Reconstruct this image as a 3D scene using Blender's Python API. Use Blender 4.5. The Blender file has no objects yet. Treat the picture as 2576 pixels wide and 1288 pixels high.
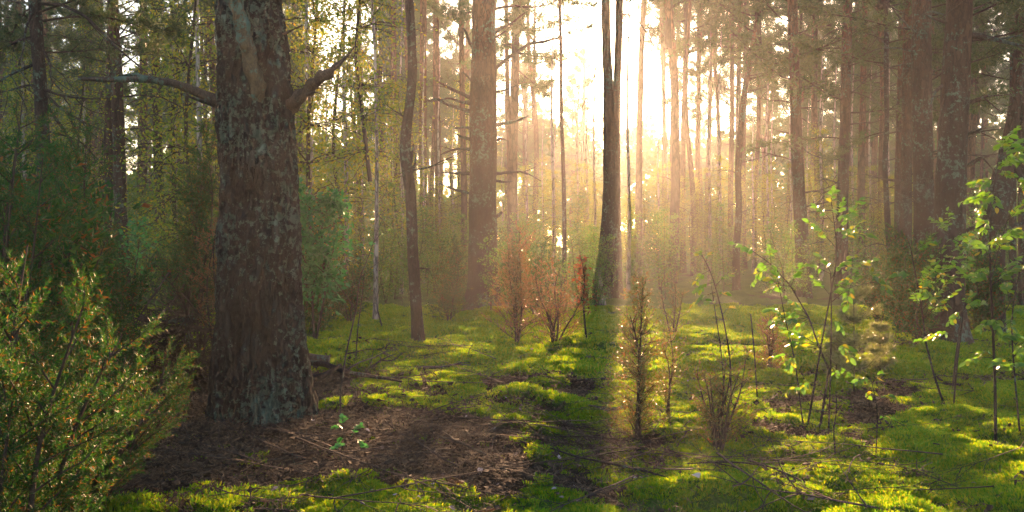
import bpy, math, random
import numpy as np
from mathutils import Vector, Matrix

# ------------------------------------------------------------------ camera, sky, sun, exposure
sc = bpy.context.scene
COL = sc.collection
R = math.radians
H = 1.35                       # camera height
F = 2231.0                     # focal length in pixels of a 2576 px wide frame
HY, CX = 620.0, 1288.0         # horizon row and centre column of that frame
SUN_EL, SUN_AZ = R(10.9), R(7.15)
SUN_DIR = Vector((math.sin(SUN_AZ)*math.cos(SUN_EL), math.cos(SUN_AZ)*math.cos(SUN_EL), math.sin(SUN_EL)))

cam = bpy.data.objects.new('camera', bpy.data.cameras.new('camera'))
COL.objects.link(cam); sc.camera = cam
cam.location = (0, 0, H)
cam.rotation_euler = (R(90) - math.atan(24/F), 0, 0)
cam.data.sensor_width = 36; cam.data.lens = 36*F/2576
cam.data.clip_start = 0.05; cam.data.clip_end = 1000

w = bpy.data.worlds.new('World'); sc.world = w; w.use_nodes = True
nt = w.node_tree; nt.nodes.clear()
sky = nt.nodes.new('ShaderNodeTexSky'); sky.sky_type = 'NISHITA'; sky.sun_disc = False
sky.sun_elevation = SUN_EL; sky.sun_rotation = SUN_AZ
sky.dust_density = 1.5; sky.air_density = 1.0; sky.ozone_density = 1.0
bg = nt.nodes.new('ShaderNodeBackground'); bg.inputs['Strength'].default_value = 0.10
wo = nt.nodes.new('ShaderNodeOutputWorld')
nt.links.new(sky.outputs[0], bg.inputs[0]); nt.links.new(bg.outputs[0], wo.inputs[0])

sun = bpy.data.objects.new('sun', bpy.data.lights.new('sun', 'SUN'))
COL.objects.link(sun); sun.data.energy = 5.0; sun.data.angle = R(0.5); sun.data.color = (1.0, 0.57, 0.30)
sun.rotation_euler = SUN_DIR.to_track_quat('Z', 'Y').to_euler()

sc.view_settings.view_transform = 'Standard'; sc.view_settings.look = 'None'
sc.view_settings.exposure = 2.7; sc.view_settings.gamma = 1; sc.view_settings.use_curve_mapping = False
sc.render.engine = 'CYCLES'
cy = sc.cycles
cy.max_bounces = 6; cy.diffuse_bounces = 3; cy.glossy_bounces = 1; cy.transmission_bounces = 3
cy.volume_bounces = 1; cy.transparent_max_bounces = 4
cy.caustics_reflective = False; cy.caustics_refractive = False
cy.sample_clamp_indirect = 4.0
cy.use_denoising = True
try: cy.denoiser = 'OPENIMAGEDENOISE'
except Exception: pass
cy.use_adaptive_sampling = True; cy.adaptive_threshold = 0.012

HAZE_DENSITY, HAZE_G = 0.00092, 0.68

# ------------------------------------------------------------------ numeric helpers
rng = np.random.default_rng(7)
_perm = np.random.default_rng(3).permutation(256)
_perm = np.concatenate([_perm, _perm])
_grad = np.random.default_rng(4).normal(size=(256, 3)); _grad /= np.linalg.norm(_grad, axis=1)[:, None]

def noise3(P):
    P = np.asarray(P, float); I = np.floor(P).astype(int); f = P - I
    u = f*f*f*(f*(f*6-15)+10); I &= 255
    out = 0
    for dx in (0, 1):
        wx = u[..., 0] if dx else 1-u[..., 0]
        for dy in (0, 1):
            wy = u[..., 1] if dy else 1-u[..., 1]
            for dz in (0, 1):
                wz = u[..., 2] if dz else 1-u[..., 2]
                h = _perm[(_perm[(_perm[(I[..., 0]+dx) & 255] + I[..., 1]+dy) & 255] + I[..., 2]+dz) & 255]
                g = _grad[h]
                out = out + wx*wy*wz*((f-np.array([dx, dy, dz]))*g).sum(-1)
    return out*1.5

def n2(x, y, s, seed=0.0):
    x = np.asarray(x, float); y = np.asarray(y, float)
    return noise3(np.stack([x*s+seed*7.3, y*s-seed*3.1, np.full_like(x, seed*1.7+0.37)], -1))

def sm(a, b, x):
    t = np.clip((x-a)/(b-a), 0, 1); return t*t*(3-2*t)

TREE_BASES = []                # (x, y, r): mounds of litter round the trunks

def ground_z(x, y):
    x = np.asarray(x, float); y = np.asarray(y, float)
    wx = x + 0.35*n2(x, y, 0.9, 5); wy = y + 0.35*n2(x, y, 0.9, 6)
    z = 0.16*n2(x, y, 0.16, 1)
    m = moss_mask(x, y)
    z = z + (0.22*np.abs(n2(wx*0.85, wy*1.25, 1.0, 2)) + 0.085*np.abs(n2(wx, wy*1.3, 2.6, 3)))*(0.35+0.65*m) - 0.07
    z = z + 0.036*np.abs(n2(x, y, 6.0, 4))*(0.5+0.5*m)
    # the hollow in the moss at the near edge
    z = z - 0.12*np.exp(-(((x+0.19)/0.2)**2 + ((y-4.85)/0.13)**2))
    for bx, by, r in TREE_BASES[:14]:
        d2 = (x-bx)**2+(y-by)**2
        z = z + 0.10*np.exp(-d2/(r*3.0)**2)
    return z

def moss_mask(x, y):
    """1 on moss, 0 on the brown litter"""
    x = np.asarray(x, float); y = np.asarray(y, float)
    nz = 0.55*n2(x, y, 1.1, 11) + 0.6*n2(x, y, 2.9, 12) + 0.4*n2(x, y, 7, 13)
    d = np.sqrt(((x+1.15)/1.85)**2 + ((y-6.45)/1.0)**2)
    d2 = np.sqrt(((x+0.15)/1.0)**2 + ((y-5.5)/0.65)**2)+.25
    d3 = np.sqrt(((x+2.6)/1.6)**2 + ((y-7.0)/2.6)**2)
    e = np.minimum(np.minimum(d, d2*1.0+0.1), d3) - 1.0
    m = sm(-0.18, 0.12, e + nz*0.75)
    patch = sm(0.30, 0.42, 0.7*n2(x, y, 0.45, 21)+0.5*n2(x, y, 1.6, 22))
    return np.clip(m*(1-0.9*patch), 0, 1)

def gz(x, y): return float(ground_z(np.array([x]), np.array([y]))[0])

def P(px, py, Y):
    """pixel of the 2576 px frame at depth Y -> world point"""
    return np.array([(px-CX)/F*Y, Y, H+(HY-py)/F*Y])

def norm(v): v = np.asarray(v, float); return v/(np.linalg.norm(v, axis=-1, keepdims=True)+1e-12)

class Geo:
    def __init__(s): s.V = []; s.F = []; s.n = 0
    def add(s, V, Fc, mat=0):
        V = np.asarray(V, np.float32).reshape(-1, 3); Fc = np.asarray(Fc, np.int64)
        s.V.append(V); s.F.append((Fc+s.n, mat)); s.n += len(V); return s
    def mesh(s, name, mats, smooth=True):
        me = bpy.data.meshes.new(name)
        V = np.concatenate(s.V); me.vertices.add(len(V)); me.vertices.foreach_set('co', V.ravel())
        loops = np.concatenate([f.ravel() for f, _ in s.F]).astype(np.int32)
        cnt = np.concatenate([np.full(len(f), f.shape[1]) for f, _ in s.F])
        st = np.concatenate([[0], np.cumsum(cnt)[:-1]]).astype(np.int32)
        me.loops.add(len(loops)); me.loops.foreach_set('vertex_index', loops)
        me.polygons.add(len(cnt)); me.polygons.foreach_set('loop_start', st)
        me.polygons.foreach_set('material_index', np.concatenate([np.full(len(f), m) for f, m in s.F]).astype(np.int32))
        me.polygons.foreach_set('use_smooth', np.full(len(cnt), smooth))
        me.update(calc_edges=True)
        for m in (mats if isinstance(mats, (list, tuple)) else [mats]): me.materials.append(m)
        return me

def resample(pts, rad, rows):
    pts = np.asarray(pts, float); rad = np.asarray(rad, float)
    d = np.concatenate([[0], np.cumsum(np.linalg.norm(np.diff(pts, axis=0), axis=1))]); t = np.linspace(0, d[-1], rows)
    Q = np.stack([np.interp(t, d, pts[:, i]) for i in range(3)], 1); r = np.interp(t, d, rad)
    k = max(1, int(rows/len(pts)/2))
    if k > 1:
        ker = np.ones(2*k+1)/(2*k+1)
        pad = lambda a: np.concatenate([2*a[0]-a[k:0:-1], a, 2*a[-1]-a[-2:-k-2:-1]])
        Q = np.stack([np.convolve(pad(Q[:, i]), ker, 'valid') for i in range(3)], 1)
        r = np.convolve(pad(r), ker, 'valid')
    return Q, r

def tube(pts, rad, sides=6, disp=None, cap=True):
    pts = np.asarray(pts, float); rad = np.asarray(rad, float); n = len(pts)
    T = norm(np.gradient(pts, axis=0))
    ref = np.array([0, 1., 0]) if abs(T[0][1]) < 0.8 else np.array([1., 0, 0])
    U = norm(ref - (T@ref)[:, None]*T); W = np.cross(T, U)
    a = np.arange(sides)/sides*2*math.pi
    C = np.cos(a)[None, :, None]*U[:, None, :] + np.sin(a)[None, :, None]*W[:, None, :]
    r = rad[:, None]*np.ones(sides)
    if disp is not None: r = r + disp(pts, a, C, r)
    V = pts[:, None, :] + C*r[..., None]
    i = np.arange(n-1)[:, None]*sides; j = np.arange(sides)[None, :]; k = (j+1) % sides
    Fq = np.stack([i+j, i+k, i+k+sides, i+j+sides], -1).reshape(-1, 4)
    V = V.reshape(-1, 3)
    return V, Fq

def frames(D, spin=None):
    D = norm(D); n = len(D)
    ref = np.where(np.abs(D[:, 2:3]) < 0.9, np.array([[0, 0, 1.]]), np.array([[1., 0, 0]]))
    X = norm(np.cross(ref, D)); Y = np.cross(D, X)
    if spin is None: spin = rng.uniform(0, 2*math.pi, n)
    c, s_ = np.cos(spin)[:, None], np.sin(spin)[:, None]
    return np.stack([X*c+Y*s_, -X*s_+Y*c, D], -1)       # columns x,y,z

def scatter(g, tv, tf, pos, D, s, mat=0, spin=None):
    if len(pos) == 0: return
    M = frames(np.asarray(D, float), spin)
    s = np.broadcast_to(np.asarray(s, float), (len(pos),))
    V = np.einsum('nij,kj->nki', M, tv)*s[:, None, None] + np.asarray(pos)[:, None, :]
    Fc = tf[None]+(np.arange(len(pos))*len(tv))[:, None, None]
    g.add(V.reshape(-1, 3), Fc.reshape(-1, tf.shape[1]), mat)

def needles(n, length, width, spread=1.0, zspan=0.0, seed=0, fwd=0.45):
    """thin triangles fanning about +Z"""
    r = np.random.default_rng(seed); V = []; Fc = []
    for i in range(n):
        z0 = r.uniform(0, zspan) if zspan else 0
        a = r.uniform(0, 2*math.pi)
        d = np.array([math.cos(a)*spread, math.sin(a)*spread, fwd+r.uniform(-.2, .35)]); d /= np.linalg.norm(d)
        side = norm(np.cross(d, r.normal(size=3)))*width/2; L = length*r.uniform(.7, 1.15)
        b = np.array([0, 0, z0])
        V += [b-side, b+side, b+d*L]; Fc.append([3*i, 3*i+1, 3*i+2])
    return np.array(V), np.array(Fc)

def leaf_tmpl(wd=0.30, simple=True):
    if simple:   # folded rhombus: 4 tris, unit length along +X... lies along +Z for scatter
        V = np.array([[0, 0, 0], [wd, .06, .42], [0, -.04, .5], [-wd, .06, .42], [0, 0.05, 1.]])
        return V, np.array([[0, 1, 2], [0, 2, 3], [2, 1, 4], [3, 2, 4]])

# ------------------------------------------------------------------ materials
def mat(name): m = bpy.data.materials.new(name); m.use_nodes = True; m.node_tree.nodes.clear(); return m, m.node_tree

def N(nt, t, **kw):
    n = nt.nodes.new(t)
    for k, v in kw.items():
        if k in n.inputs: n.inputs[k].default_value = v
        else: setattr(n, k, v)
    return n

def ramp(nt, fac, stops):
    r = nt.nodes.new('ShaderNodeValToRGB'); e = r.color_ramp.elements
    while len(e) < len(stops): e.new(0.5)
    for el, (p, c) in zip(e, stops): el.position = p; el.color = (*c, 1)
    nt.links.new(fac, r.inputs[0]); return r.outputs[0]

def leafmat(name, stops, trans, tfac=0.5, rough=0.5, spec=0.3, objrand=False, tscale=1.0):
    """diffuse and translucent leaf; colour varies from leaf to leaf"""
    m, nt = mat(name); L = nt.links.new
    geo = N(nt, 'ShaderNodeNewGeometry'); oi = N(nt, 'ShaderNodeObjectInfo')
    src = oi.outputs['Random'] if objrand else geo.outputs['Random Per Island']
    c = ramp(nt, src, stops)
    tint = N(nt, 'ShaderNodeMix', data_type='RGBA', blend_type='MULTIPLY'); tint.inputs[0].default_value = 1
    tint.inputs[7].default_value = (*trans, 1); L(c, tint.inputs[6])
    p = N(nt, 'ShaderNodeBsdfPrincipled'); p.inputs['Roughness'].default_value = rough; p.inputs['Specular IOR Level'].default_value = spec
    L(c, p.inputs['Base Color'])
    t = N(nt, 'ShaderNodeBsdfTranslucent'); L(tint.outputs[2], t.inputs[0])
    mx = N(nt, 'ShaderNodeMixShader'); mx.inputs[0].default_value = tfac
    o = N(nt, 'ShaderNodeOutputMaterial')
    L(p.outputs[0], mx.inputs[1]); L(t.outputs[0], mx.inputs[2]); L(mx.outputs[0], o.inputs[0]); return m

def barkmat(name, low, high, crack, zmid=6.0, zr=3.0, scale=9.0, lichen=0.0, bump=0.7, rough=0.9):
    m, nt = mat(name); L = nt.links.new
    tc = N(nt, 'ShaderNodeTexCoord'); mp = N(nt, 'ShaderNodeMapping'); mp.inputs['Scale'].default_value = (1, 1, 0.28)
    L(tc.outputs['Object'], mp.inputs[0])
    v = N(nt, 'ShaderNodeTexVoronoi', feature='DISTANCE_TO_EDGE'); v.inputs['Scale'].default_value = scale*1.4
    n1 = N(nt, 'ShaderNodeTexNoise'); n1.inputs['Scale'].default_value = scale; n1.inputs['Detail'].default_value = 6; n1.inputs['Roughness'].default_value = .65
    L(mp.outputs[0], n1.inputs['Vector'])
    va = N(nt, 'ShaderNodeVectorMath', operation='MULTIPLY_ADD'); va.inputs[1].default_value = (.25, .25, .25)
    L(n1.outputs['Color'], va.inputs[0]); L(mp.outputs[0], va.inputs[2]); L(va.outputs[0], v.inputs['Vector'])
    sx = N(nt, 'ShaderNodeSeparateXYZ'); L(tc.outputs['Object'], sx.inputs[0])
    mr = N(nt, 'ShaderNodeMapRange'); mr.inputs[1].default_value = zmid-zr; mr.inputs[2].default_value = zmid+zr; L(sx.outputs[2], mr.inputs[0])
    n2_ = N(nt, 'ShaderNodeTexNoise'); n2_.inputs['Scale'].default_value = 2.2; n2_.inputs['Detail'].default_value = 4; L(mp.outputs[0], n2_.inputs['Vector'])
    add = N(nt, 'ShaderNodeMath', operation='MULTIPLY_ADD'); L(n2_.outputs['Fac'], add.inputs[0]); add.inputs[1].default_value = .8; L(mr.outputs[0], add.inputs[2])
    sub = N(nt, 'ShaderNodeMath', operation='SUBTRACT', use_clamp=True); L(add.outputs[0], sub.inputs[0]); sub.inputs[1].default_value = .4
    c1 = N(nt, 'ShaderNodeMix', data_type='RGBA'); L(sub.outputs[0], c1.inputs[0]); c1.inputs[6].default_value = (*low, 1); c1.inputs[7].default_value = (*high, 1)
    cr = ramp(nt, v.outputs['Distance'], [(0.0, (0, 0, 0)), (0.16, (1, 1, 1))])
    crb = N(nt, 'ShaderNodeRGBToBW'); L(cr, crb.inputs[0])
    c2 = N(nt, 'ShaderNodeMix', data_type='RGBA'); L(crb.outputs[0], c2.inputs[0]); c2.inputs[6].default_value = (*crack, 1); L(c1.outputs[2], c2.inputs[7])
    br = ramp(nt, n1.outputs['Fac'], [(.25, (.55, .55, .55)), (.75, (1.45, 1.4, 1.35))])
    c3 = N(nt, 'ShaderNodeMix', data_type='RGBA', blend_type='MULTIPLY'); c3.inputs[0].default_value = 1; L(c2.outputs[2], c3.inputs[6]); L(br, c3.inputs[7])
    out = c3.outputs[2]
    if lichen:
        nl = N(nt, 'ShaderNodeTexNoise'); nl.inputs['Scale'].default_value = 19; nl.inputs['Detail'].default_value = 9; nl.inputs['Roughness'].default_value = .72; L(tc.outputs['Object'], nl.inputs['Vector'])
        n5 = N(nt, 'ShaderNodeTexNoise'); n5.inputs['Scale'].default_value = 1.6; n5.inputs['Detail'].default_value = 2; L(tc.outputs['Object'], n5.inputs['Vector'])
        mm = N(nt, 'ShaderNodeMath', operation='MULTIPLY_ADD'); L(n5.outputs['Fac'], mm.inputs[0]); mm.inputs[1].default_value = .55; L(nl.outputs['Fac'], mm.inputs[2])
        mh = N(nt, 'ShaderNodeMath', operation='MULTIPLY'); L(mm.outputs[0], mh.inputs[0]); mh.inputs[1].default_value = .9
        lm = ramp(nt, mh.outputs[0], [(.775-lichen*.045, (0, 0, 0)), (.80-lichen*.045, (1, 1, 1))])
        lb = N(nt, 'ShaderNodeRGBToBW'); L(lm, lb.inputs[0])
        lc = ramp(nt, n1.outputs['Fac'], [(.3, (.035, .052, .040)), (.7, (.10, .145, .112))])
        c4 = N(nt, 'ShaderNodeMix', data_type='RGBA'); L(lb.outputs[0], c4.inputs[0]); L(out, c4.inputs[6]); L(lc, c4.inputs[7]); out = c4.outputs[2]
    p = N(nt, 'ShaderNodeBsdfPrincipled'); p.inputs['Roughness'].default_value = rough; p.inputs['Specular IOR Level'].default_value = .12
    L(out, p.inputs['Base Color'])
    hm = N(nt, 'ShaderNodeMath', operation='MULTIPLY_ADD'); L(crb.outputs[0], hm.inputs[0]); hm.inputs[1].default_value = .7; L(n1.outputs['Fac'], hm.inputs[2])
    b = N(nt, 'ShaderNodeBump'); b.inputs['Strength'].default_value = bump; b.inputs['Distance'].default_value = .03; L(hm.outputs[0], b.inputs['Height']); L(b.outputs[0], p.inputs['Normal'])
    o = N(nt, 'ShaderNodeOutputMaterial'); L(p.outputs[0], o.inputs[0]); return m

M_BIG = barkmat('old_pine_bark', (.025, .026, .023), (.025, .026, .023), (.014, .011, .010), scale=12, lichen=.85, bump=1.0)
M_PINE = barkmat('pine_bark', (.040, .029, .025), (.12, .056, .030), (.030, .018, .013), zmid=5.5, zr=3.5, scale=9, lichen=.25)
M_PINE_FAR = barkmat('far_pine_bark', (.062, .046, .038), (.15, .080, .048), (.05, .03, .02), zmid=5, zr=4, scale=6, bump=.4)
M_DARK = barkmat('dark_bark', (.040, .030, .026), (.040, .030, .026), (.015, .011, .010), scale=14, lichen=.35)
M_BIRCH = barkmat('birch_bark', (.22, .19, .16), (.34, .30, .26), (.06, .05, .04), zmid=2, zr=2, scale=7, bump=.3)
M_DEAD = barkmat('dead_wood', (.075, .058, .046), (.075, .058, .046), (.030, .022, .018), scale=22, lichen=.45, bump=.5)
M_TWIG = barkmat('twig_bark', (.060, .042, .032), (.060, .042, .032), (.03, .02, .017), scale=30, bump=.2)
M_NEEDLE = leafmat('pine_needles', [(0, (.026, .055, .026)), (.6, (.045, .082, .032)), (1, (.085, .105, .036))], (1.6, 1.45, .7), .42, .5)
M_BROAD = leafmat('birch_leaves', [(0, (.06, .12, .018)), (.6, (.12, .17, .022)), (1, (.22, .18, .02))], (2.2, 1.9, .6), .55, .45)
M_SHRUB = leafmat('thicket_leaves', [(0, (.035, .10, .026)), (.7, (.07, .15, .03)), (1, (.14, .14, .03))], (1.8, 1.7, .6), .5, .45)
M_JUN = leafmat('juniper_needles', [(0, (.010, .040, .015)), (.62, (.022, .068, .018)), (.86, (.055, .088, .020)), (.90, (.12, .042, .018)), (1, (.17, .06, .022))], (1.8, 2.0, .6), .45, .5, .18)
M_JUNRED = leafmat('rusty_juniper_needles', [(0, (.05, .08, .025)), (.5, (.09, .085, .028)), (.6, (.14, .062, .025)), (1, (.19, .085, .035))], (1.8, 1.4, .7), .45, .35, .5)
M_JUNBRONZE = leafmat('bronze_juniper_needles', [(0, (.045, .085, .025)), (.7, (.095, .11, .03)), (.78, (.16, .075, .03)), (1, (.20, .10, .04))], (1.9, 1.6, .7), .45, .35, .5)
M_RED = leafmat('red_leaves', [(0, (.06, .05, .02)), (.4, (.10, .05, .020)), (1, (.16, .06, .025))], (1.8, 1.2, .8), .5)
M_OAK = leafmat('oak_leaves', [(0, (.022, .105, .035)), (1, (.05, .19, .05))], (1.5, 1.7, .8), .45, .4, .4)
M_LEAF = leafmat('buckthorn_leaves', [(0, (.035, .11, .026)), (.6, (.065, .145, .024)), (.88, (.15, .17, .018)), (1, (.25, .18, .02))], (2.4, 2.3, .6), .55, .35, .4, objrand=True)
M_DEADLEAF = leafmat('dead_leaves', [(0, (.07, .035, .02)), (.6, (.15, .085, .055)), (1, (.30, .21, .17))], (1.3, 1, .8), .25, .5, .4)
M_FALLEN = leafmat('fallen_leaf_skin', [(0, (.16, .10, .07)), (.6, (.34, .28, .26)), (1, (.45, .38, .36))], (1.2, 1, .8), .2, .5, .4, objrand=True)
M_MOSS = leafmat('moss_blades', [(0, (.036, .112, .010)), (.5, (.082, .168, .012)), (.9, (.165, .20, .014)), (1, (.18, .16, .03))], (2.6, 2.4, .35), .64, .6, .25)
M_LITTER = leafmat('litter_needles', [(0, (.028, .019, .013)), (.6, (.070, .045, .028)), (1, (.16, .11, .072))], (1.3, 1, .8), .15, .8, .12)

def ground_mat():
    m, nt = mat('forest_floor'); L = nt.links.new
    at = N(nt, 'ShaderNodeAttribute', attribute_name='moss')
    tc = N(nt, 'ShaderNodeTexCoord')
    n1 = N(nt, 'ShaderNodeTexNoise'); n1.inputs['Scale'].default_value = 28; n1.inputs['Detail'].default_value = 8; n1.inputs['Roughness'].default_value = .7
    n2_ = N(nt, 'ShaderNodeTexNoise'); n2_.inputs['Scale'].default_value = 1.3; n2_.inputs['Detail'].default_value = 5
    for n in (n1, n2_): L(tc.outputs['Object'], n.inputs['Vector'])
    mc = ramp(nt, n1.outputs['Fac'], [(.3, (.022, .05, .008)), (.55, (.055, .10, .012)), (.8, (.11, .14, .018))])
    lc = ramp(nt, n1.outputs['Fac'], [(.3, (.014, .009, .007)), (.55, (.045, .026, .018)), (.8, (.10, .06, .042))])
    md = N(nt, 'ShaderNodeMix', data_type='RGBA', blend_type='MULTIPLY'); md.inputs[0].default_value = 1
    t2 = ramp(nt, n2_.outputs['Fac'], [(.3, (.7, .75, .8)), (.7, (1.25, 1.15, 1.0))]); L(mc, md.inputs[6]); L(t2, md.inputs[7])
    mx = N(nt, 'ShaderNodeMix', data_type='RGBA'); L(at.outputs['Fac'], mx.inputs[0]); L(lc, mx.inputs[6]); L(md.outputs[2], mx.inputs[7])
    p = N(nt, 'ShaderNodeBsdfPrincipled'); p.inputs['Roughness'].default_value = .95; p.inputs['Specular IOR Level'].default_value = .1; L(mx.outputs[2], p.inputs['Base Color'])
    b = N(nt, 'ShaderNodeBump'); b.inputs['Strength'].default_value = .8; b.inputs['Distance'].default_value = .05; L(n1.outputs['Fac'], b.inputs['Height']); L(b.outputs[0], p.inputs['Normal'])
    o = N(nt, 'ShaderNodeOutputMaterial'); L(p.outputs[0], o.inputs[0]); return m

# ------------------------------------------------------------------ object helpers
def tag(o, label=None, cat=None, group=None, kind=None):
    if label: o['label'] = label
    if cat: o['category'] = cat
    if group: o['group'] = group
    if kind: o['kind'] = kind
    return o

def root(name, label, cat, loc, group=None):
    o = bpy.data.objects.new(name, None); COL.objects.link(o); o.location = loc; o.empty_display_size = .1
    return tag(o, label, cat, group)

def part(name, me, parent, loc=(0, 0, 0), label=None):
    o = bpy.data.objects.new(name, me); COL.objects.link(o)
    if parent is not None: o.parent = parent
    o.location = loc
    if label: o['label'] = label
    return o

def kids(o): return [c for c in COL.objects if c.parent == o]

def copy_tree(o, ch, loc, rz=0, sc_=(1, 1, 1), label=None, group=None):
    r = o.copy(); COL.objects.link(r); r.location = loc; r.rotation_euler = (0, 0, rz); r.scale = sc_
    if label: r['label'] = label
    if group: r['group'] = group
    for c in ch:
        k = c.copy(); COL.objects.link(k); k.parent = r
    return r

# ------------------------------------------------------------------ tree list (base depth, outline read off at points: x, y, width)
TREES = [
 # name, label, Y, path, crown kind (0 none), material key, group
 ('pine_tree', 'massive old pine with lichen covered bark and broken limbs, in front on the left', 6.85,
  [(628,-20,152),(634,80,166),(641,170,176),(641,270,188),(650,400,188),(655,500,197),(655,545,200),(652,620,200),(650,700,203),(651,800,212),(654,900,226),(655,1000,232),(655,1075,240)], 1, 'big'),
 ('pine_tree', 'wide middle pine with many dead snags on both sides and sunlit haze in front', 17.2,
  [(1217,-20,54),(1218,100,57),(1217,200,64),(1215,300,66),(1215,450,66),(1216,600,70),(1214,700,76),(1212,800,90)], 1, 'pine'),
 ('pine_tree', 'twin stemmed pine silhouetted right below the sun', 22.3,
  [(1522,-20,21),(1524,100,22),(1530,220,25),(1532,350,29),(1533,500,32),(1528,600,36),(1518,700,42),(1512,760,50)], 1, 'dark2'),
 ('pine_tree', 'stout dark pine with hanging side limbs, behind the leafy shrub at the right', 11.0,
  [(2410,-20,58),(2408,100,60),(2400,220,64),(2393,400,66),(2386,550,74),(2378,700,84),(2376,800,92),(2376,890,118)], 1, 'pine'),
 ('pine_tree', 'straight thick pine just left of the stout dark pine', 15.5,
  [(2314,-20,44),(2316,200,45),(2322,450,46),(2326,600,48),(2330,820,58)], 1, 'pine'),
 ('young_pine_tree', 'slender dark kinked young tree with a flaking foot, between the two big pines', 10.6,
  [(1029,-20,21),(1033,60,22),(1039,150,22),(1036,230,22),(1024,310,23),(1017,360,26),(1019,410,27),(1031,450,26),(1035,520,25),(1038,620,26),(1045,750,27),(1054,905,31)], 2, 'dark'),
 ('spruce_tree', 'dark straight trunk with long dead branches at the far left', 12.5,
  [(88,-20,26),(98,120,29),(104,220,30),(111,400,30),(118,560,32),(122,760,36)], 1, 'dark'),
 ('pine_tree', 'reddish pine standing left of its touching neighbour', 24.0,
  [(284,-20,20),(281,180,21),(274,400,22),(268,560,23),(262,720,26)], 1, 'pine'),
 ('pine_tree', 'gently bowed brown pine touching a redder one, left side', 19.0,
  [(285,-20,24),(291,100,25),(298,250,27),(301,450,28),(306,600,30),(314,790,36)], 1, 'pine'),
 ('pine_tree', 'slim pine with orange sunlit edges, just left of the massive old pine', 23.0,
  [(391,-20,18),(394,200,20),(398,350,22),(402,500,22),(404,760,26)], 1, 'pine'),
 ('pine_tree', 'grey hazy pine between the bowed brown pine and the orange edged one', 33.0,
  [(364,-20,16),(362,250,20),(358,450,24),(357,720,26)], 1, 'far'),
 ('birch_tree', 'thin pale birch with small side twigs, left of the slender kinked tree', 15.0,
  [(936,-20,5),(945,150,7),(948,300,8),(948,500,9),(946,650,11),(944,820,13)], 3, 'birch'),
 ('pine_tree', 'hazy pine right beside the slender kinked tree', 35.0, [(1066,-20,16),(1064,300,18),(1066,560,19),(1066,710,21)], 1, 'far'),
 ('pine_tree', 'second hazy pine right of the slender kinked tree', 36.0, [(1097,-20,14),(1098,250,16),(1103,450,17),(1104,705,19)], 1, 'far'),
 ('pine_tree', 'slim pine close behind the left side of the wide middle pine', 34.0, [(1160,-20,12),(1163,250,13),(1168,500,15),(1168,712,17)], 1, 'far'),
 ('pine_tree', 'thin backlit pine just right of the wide middle pine', 36.0, [(1273,-20,9),(1277,250,11),(1282,400,12),(1284,710,14)], 1, 'far'),
 ('pine_tree', 'hazy pine half way between the pale birch and the slender kinked tree', 40.0, [(990,-20,13),(991,300,15),(992,700,17)], 1, 'far'),
 ('pine_tree', 'faint pine close to the left of the pale birch', 41.0, [(903,-20,11),(905,300,14),(908,700,16)], 1, 'far'),
 ('young_pine_tree', 'very thin orange lit young tree between the middle pine and the twin pine', 21.0,
  [(1406,-20,6),(1411,100,7),(1411,250,8),(1414,350,9),(1418,450,9),(1420,600,10),(1418,765,12)], 0, 'pine'),
 ('pine_tree', 'pale glowing pine right next to the sun', 38.0, [(1620,-20,13),(1613,120,14),(1608,350,15),(1604,702,19)], 0, 'far'),
 ('young_pine_tree', 'curved leaning young pine in the light rays', 27.0,
  [(1907,30,9),(1890,130,12),(1872,230,14),(1860,350,15),(1855,450,15),(1860,520,15),(1852,620,17),(1853,735,20)], 2, 'pine'),
 ('pine_tree', 'pine leaning a little left with short dead stubs, right of the light rays', 22.5,
  [(1990,-20,23),(1994,100,24),(1999,250,25),(2004,400,28),(2014,550,31),(2024,755,37)], 1, 'pine'),
 ('pine_tree', 'straight dark pine behind the top of the yellow leaved sapling', 22.0,
  [(2131,-20,21),(2127,150,23),(2124,350,24),(2119,500,26),(2117,760,31)], 1, 'pine'),
 ('pine_tree', 'warm lit slim pine right of the straight dark pine', 31.0, [(2174,-20,12),(2170,200,14),(2166,400,16),(2166,725,20)], 1, 'far'),
 ('young_pine_tree', 'wavy thin black stem between the slim pine and the dense group on the right', 17.0,
  [(2223,-20,10),(2228,90,11),(2227,220,11),(2231,320,11),(2224,400,12),(2230,520,13),(2239,640,13),(2240,795,17)], 2, 'dark'),
 ('pine_tree', 'slim dark pine at the left edge of the dense group on the right', 24.0, [(2266,-20,12),(2263,200,14),(2257,500,15),(2260,745,19)], 1, 'pine'),
 ('pine_tree', 'dark pine in the dense group, directly left of the straight thick pine', 19.5, [(2283,-20,22),(2281,250,24),(2279,500,26),(2276,790,34)], 1, 'pine'),
 ('pine_tree', 'crooked broad pine behind the shrub at the right edge', 13.5,
  [(2560,180,24),(2548,300,26),(2530,400,36),(2512,480,52),(2500,560,58),(2492,650,60),(2490,845,70)], 0, 'pine'),
 ('pine_tree', 'narrow pine in the top right corner', 19.0, [(2543,-20,13),(2545,200,14),(2546,400,15),(2548,780,18)], 1, 'pine'),
 ('pine_tree', 'narrow pine cut by the right edge of the frame', 20.0, [(2570,-20,15),(2569,250,16),(2570,450,17),(2574,770,20)], 1, 'pine'),
]
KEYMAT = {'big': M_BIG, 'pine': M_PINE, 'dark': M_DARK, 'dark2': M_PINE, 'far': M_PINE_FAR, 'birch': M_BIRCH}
for t in TREES:
    px, py, wd = t[3][-1]
    TREE_BASES.append(((px-CX)/F*t[2], t[2], wd/F*t[2]/2+0.1))

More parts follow.
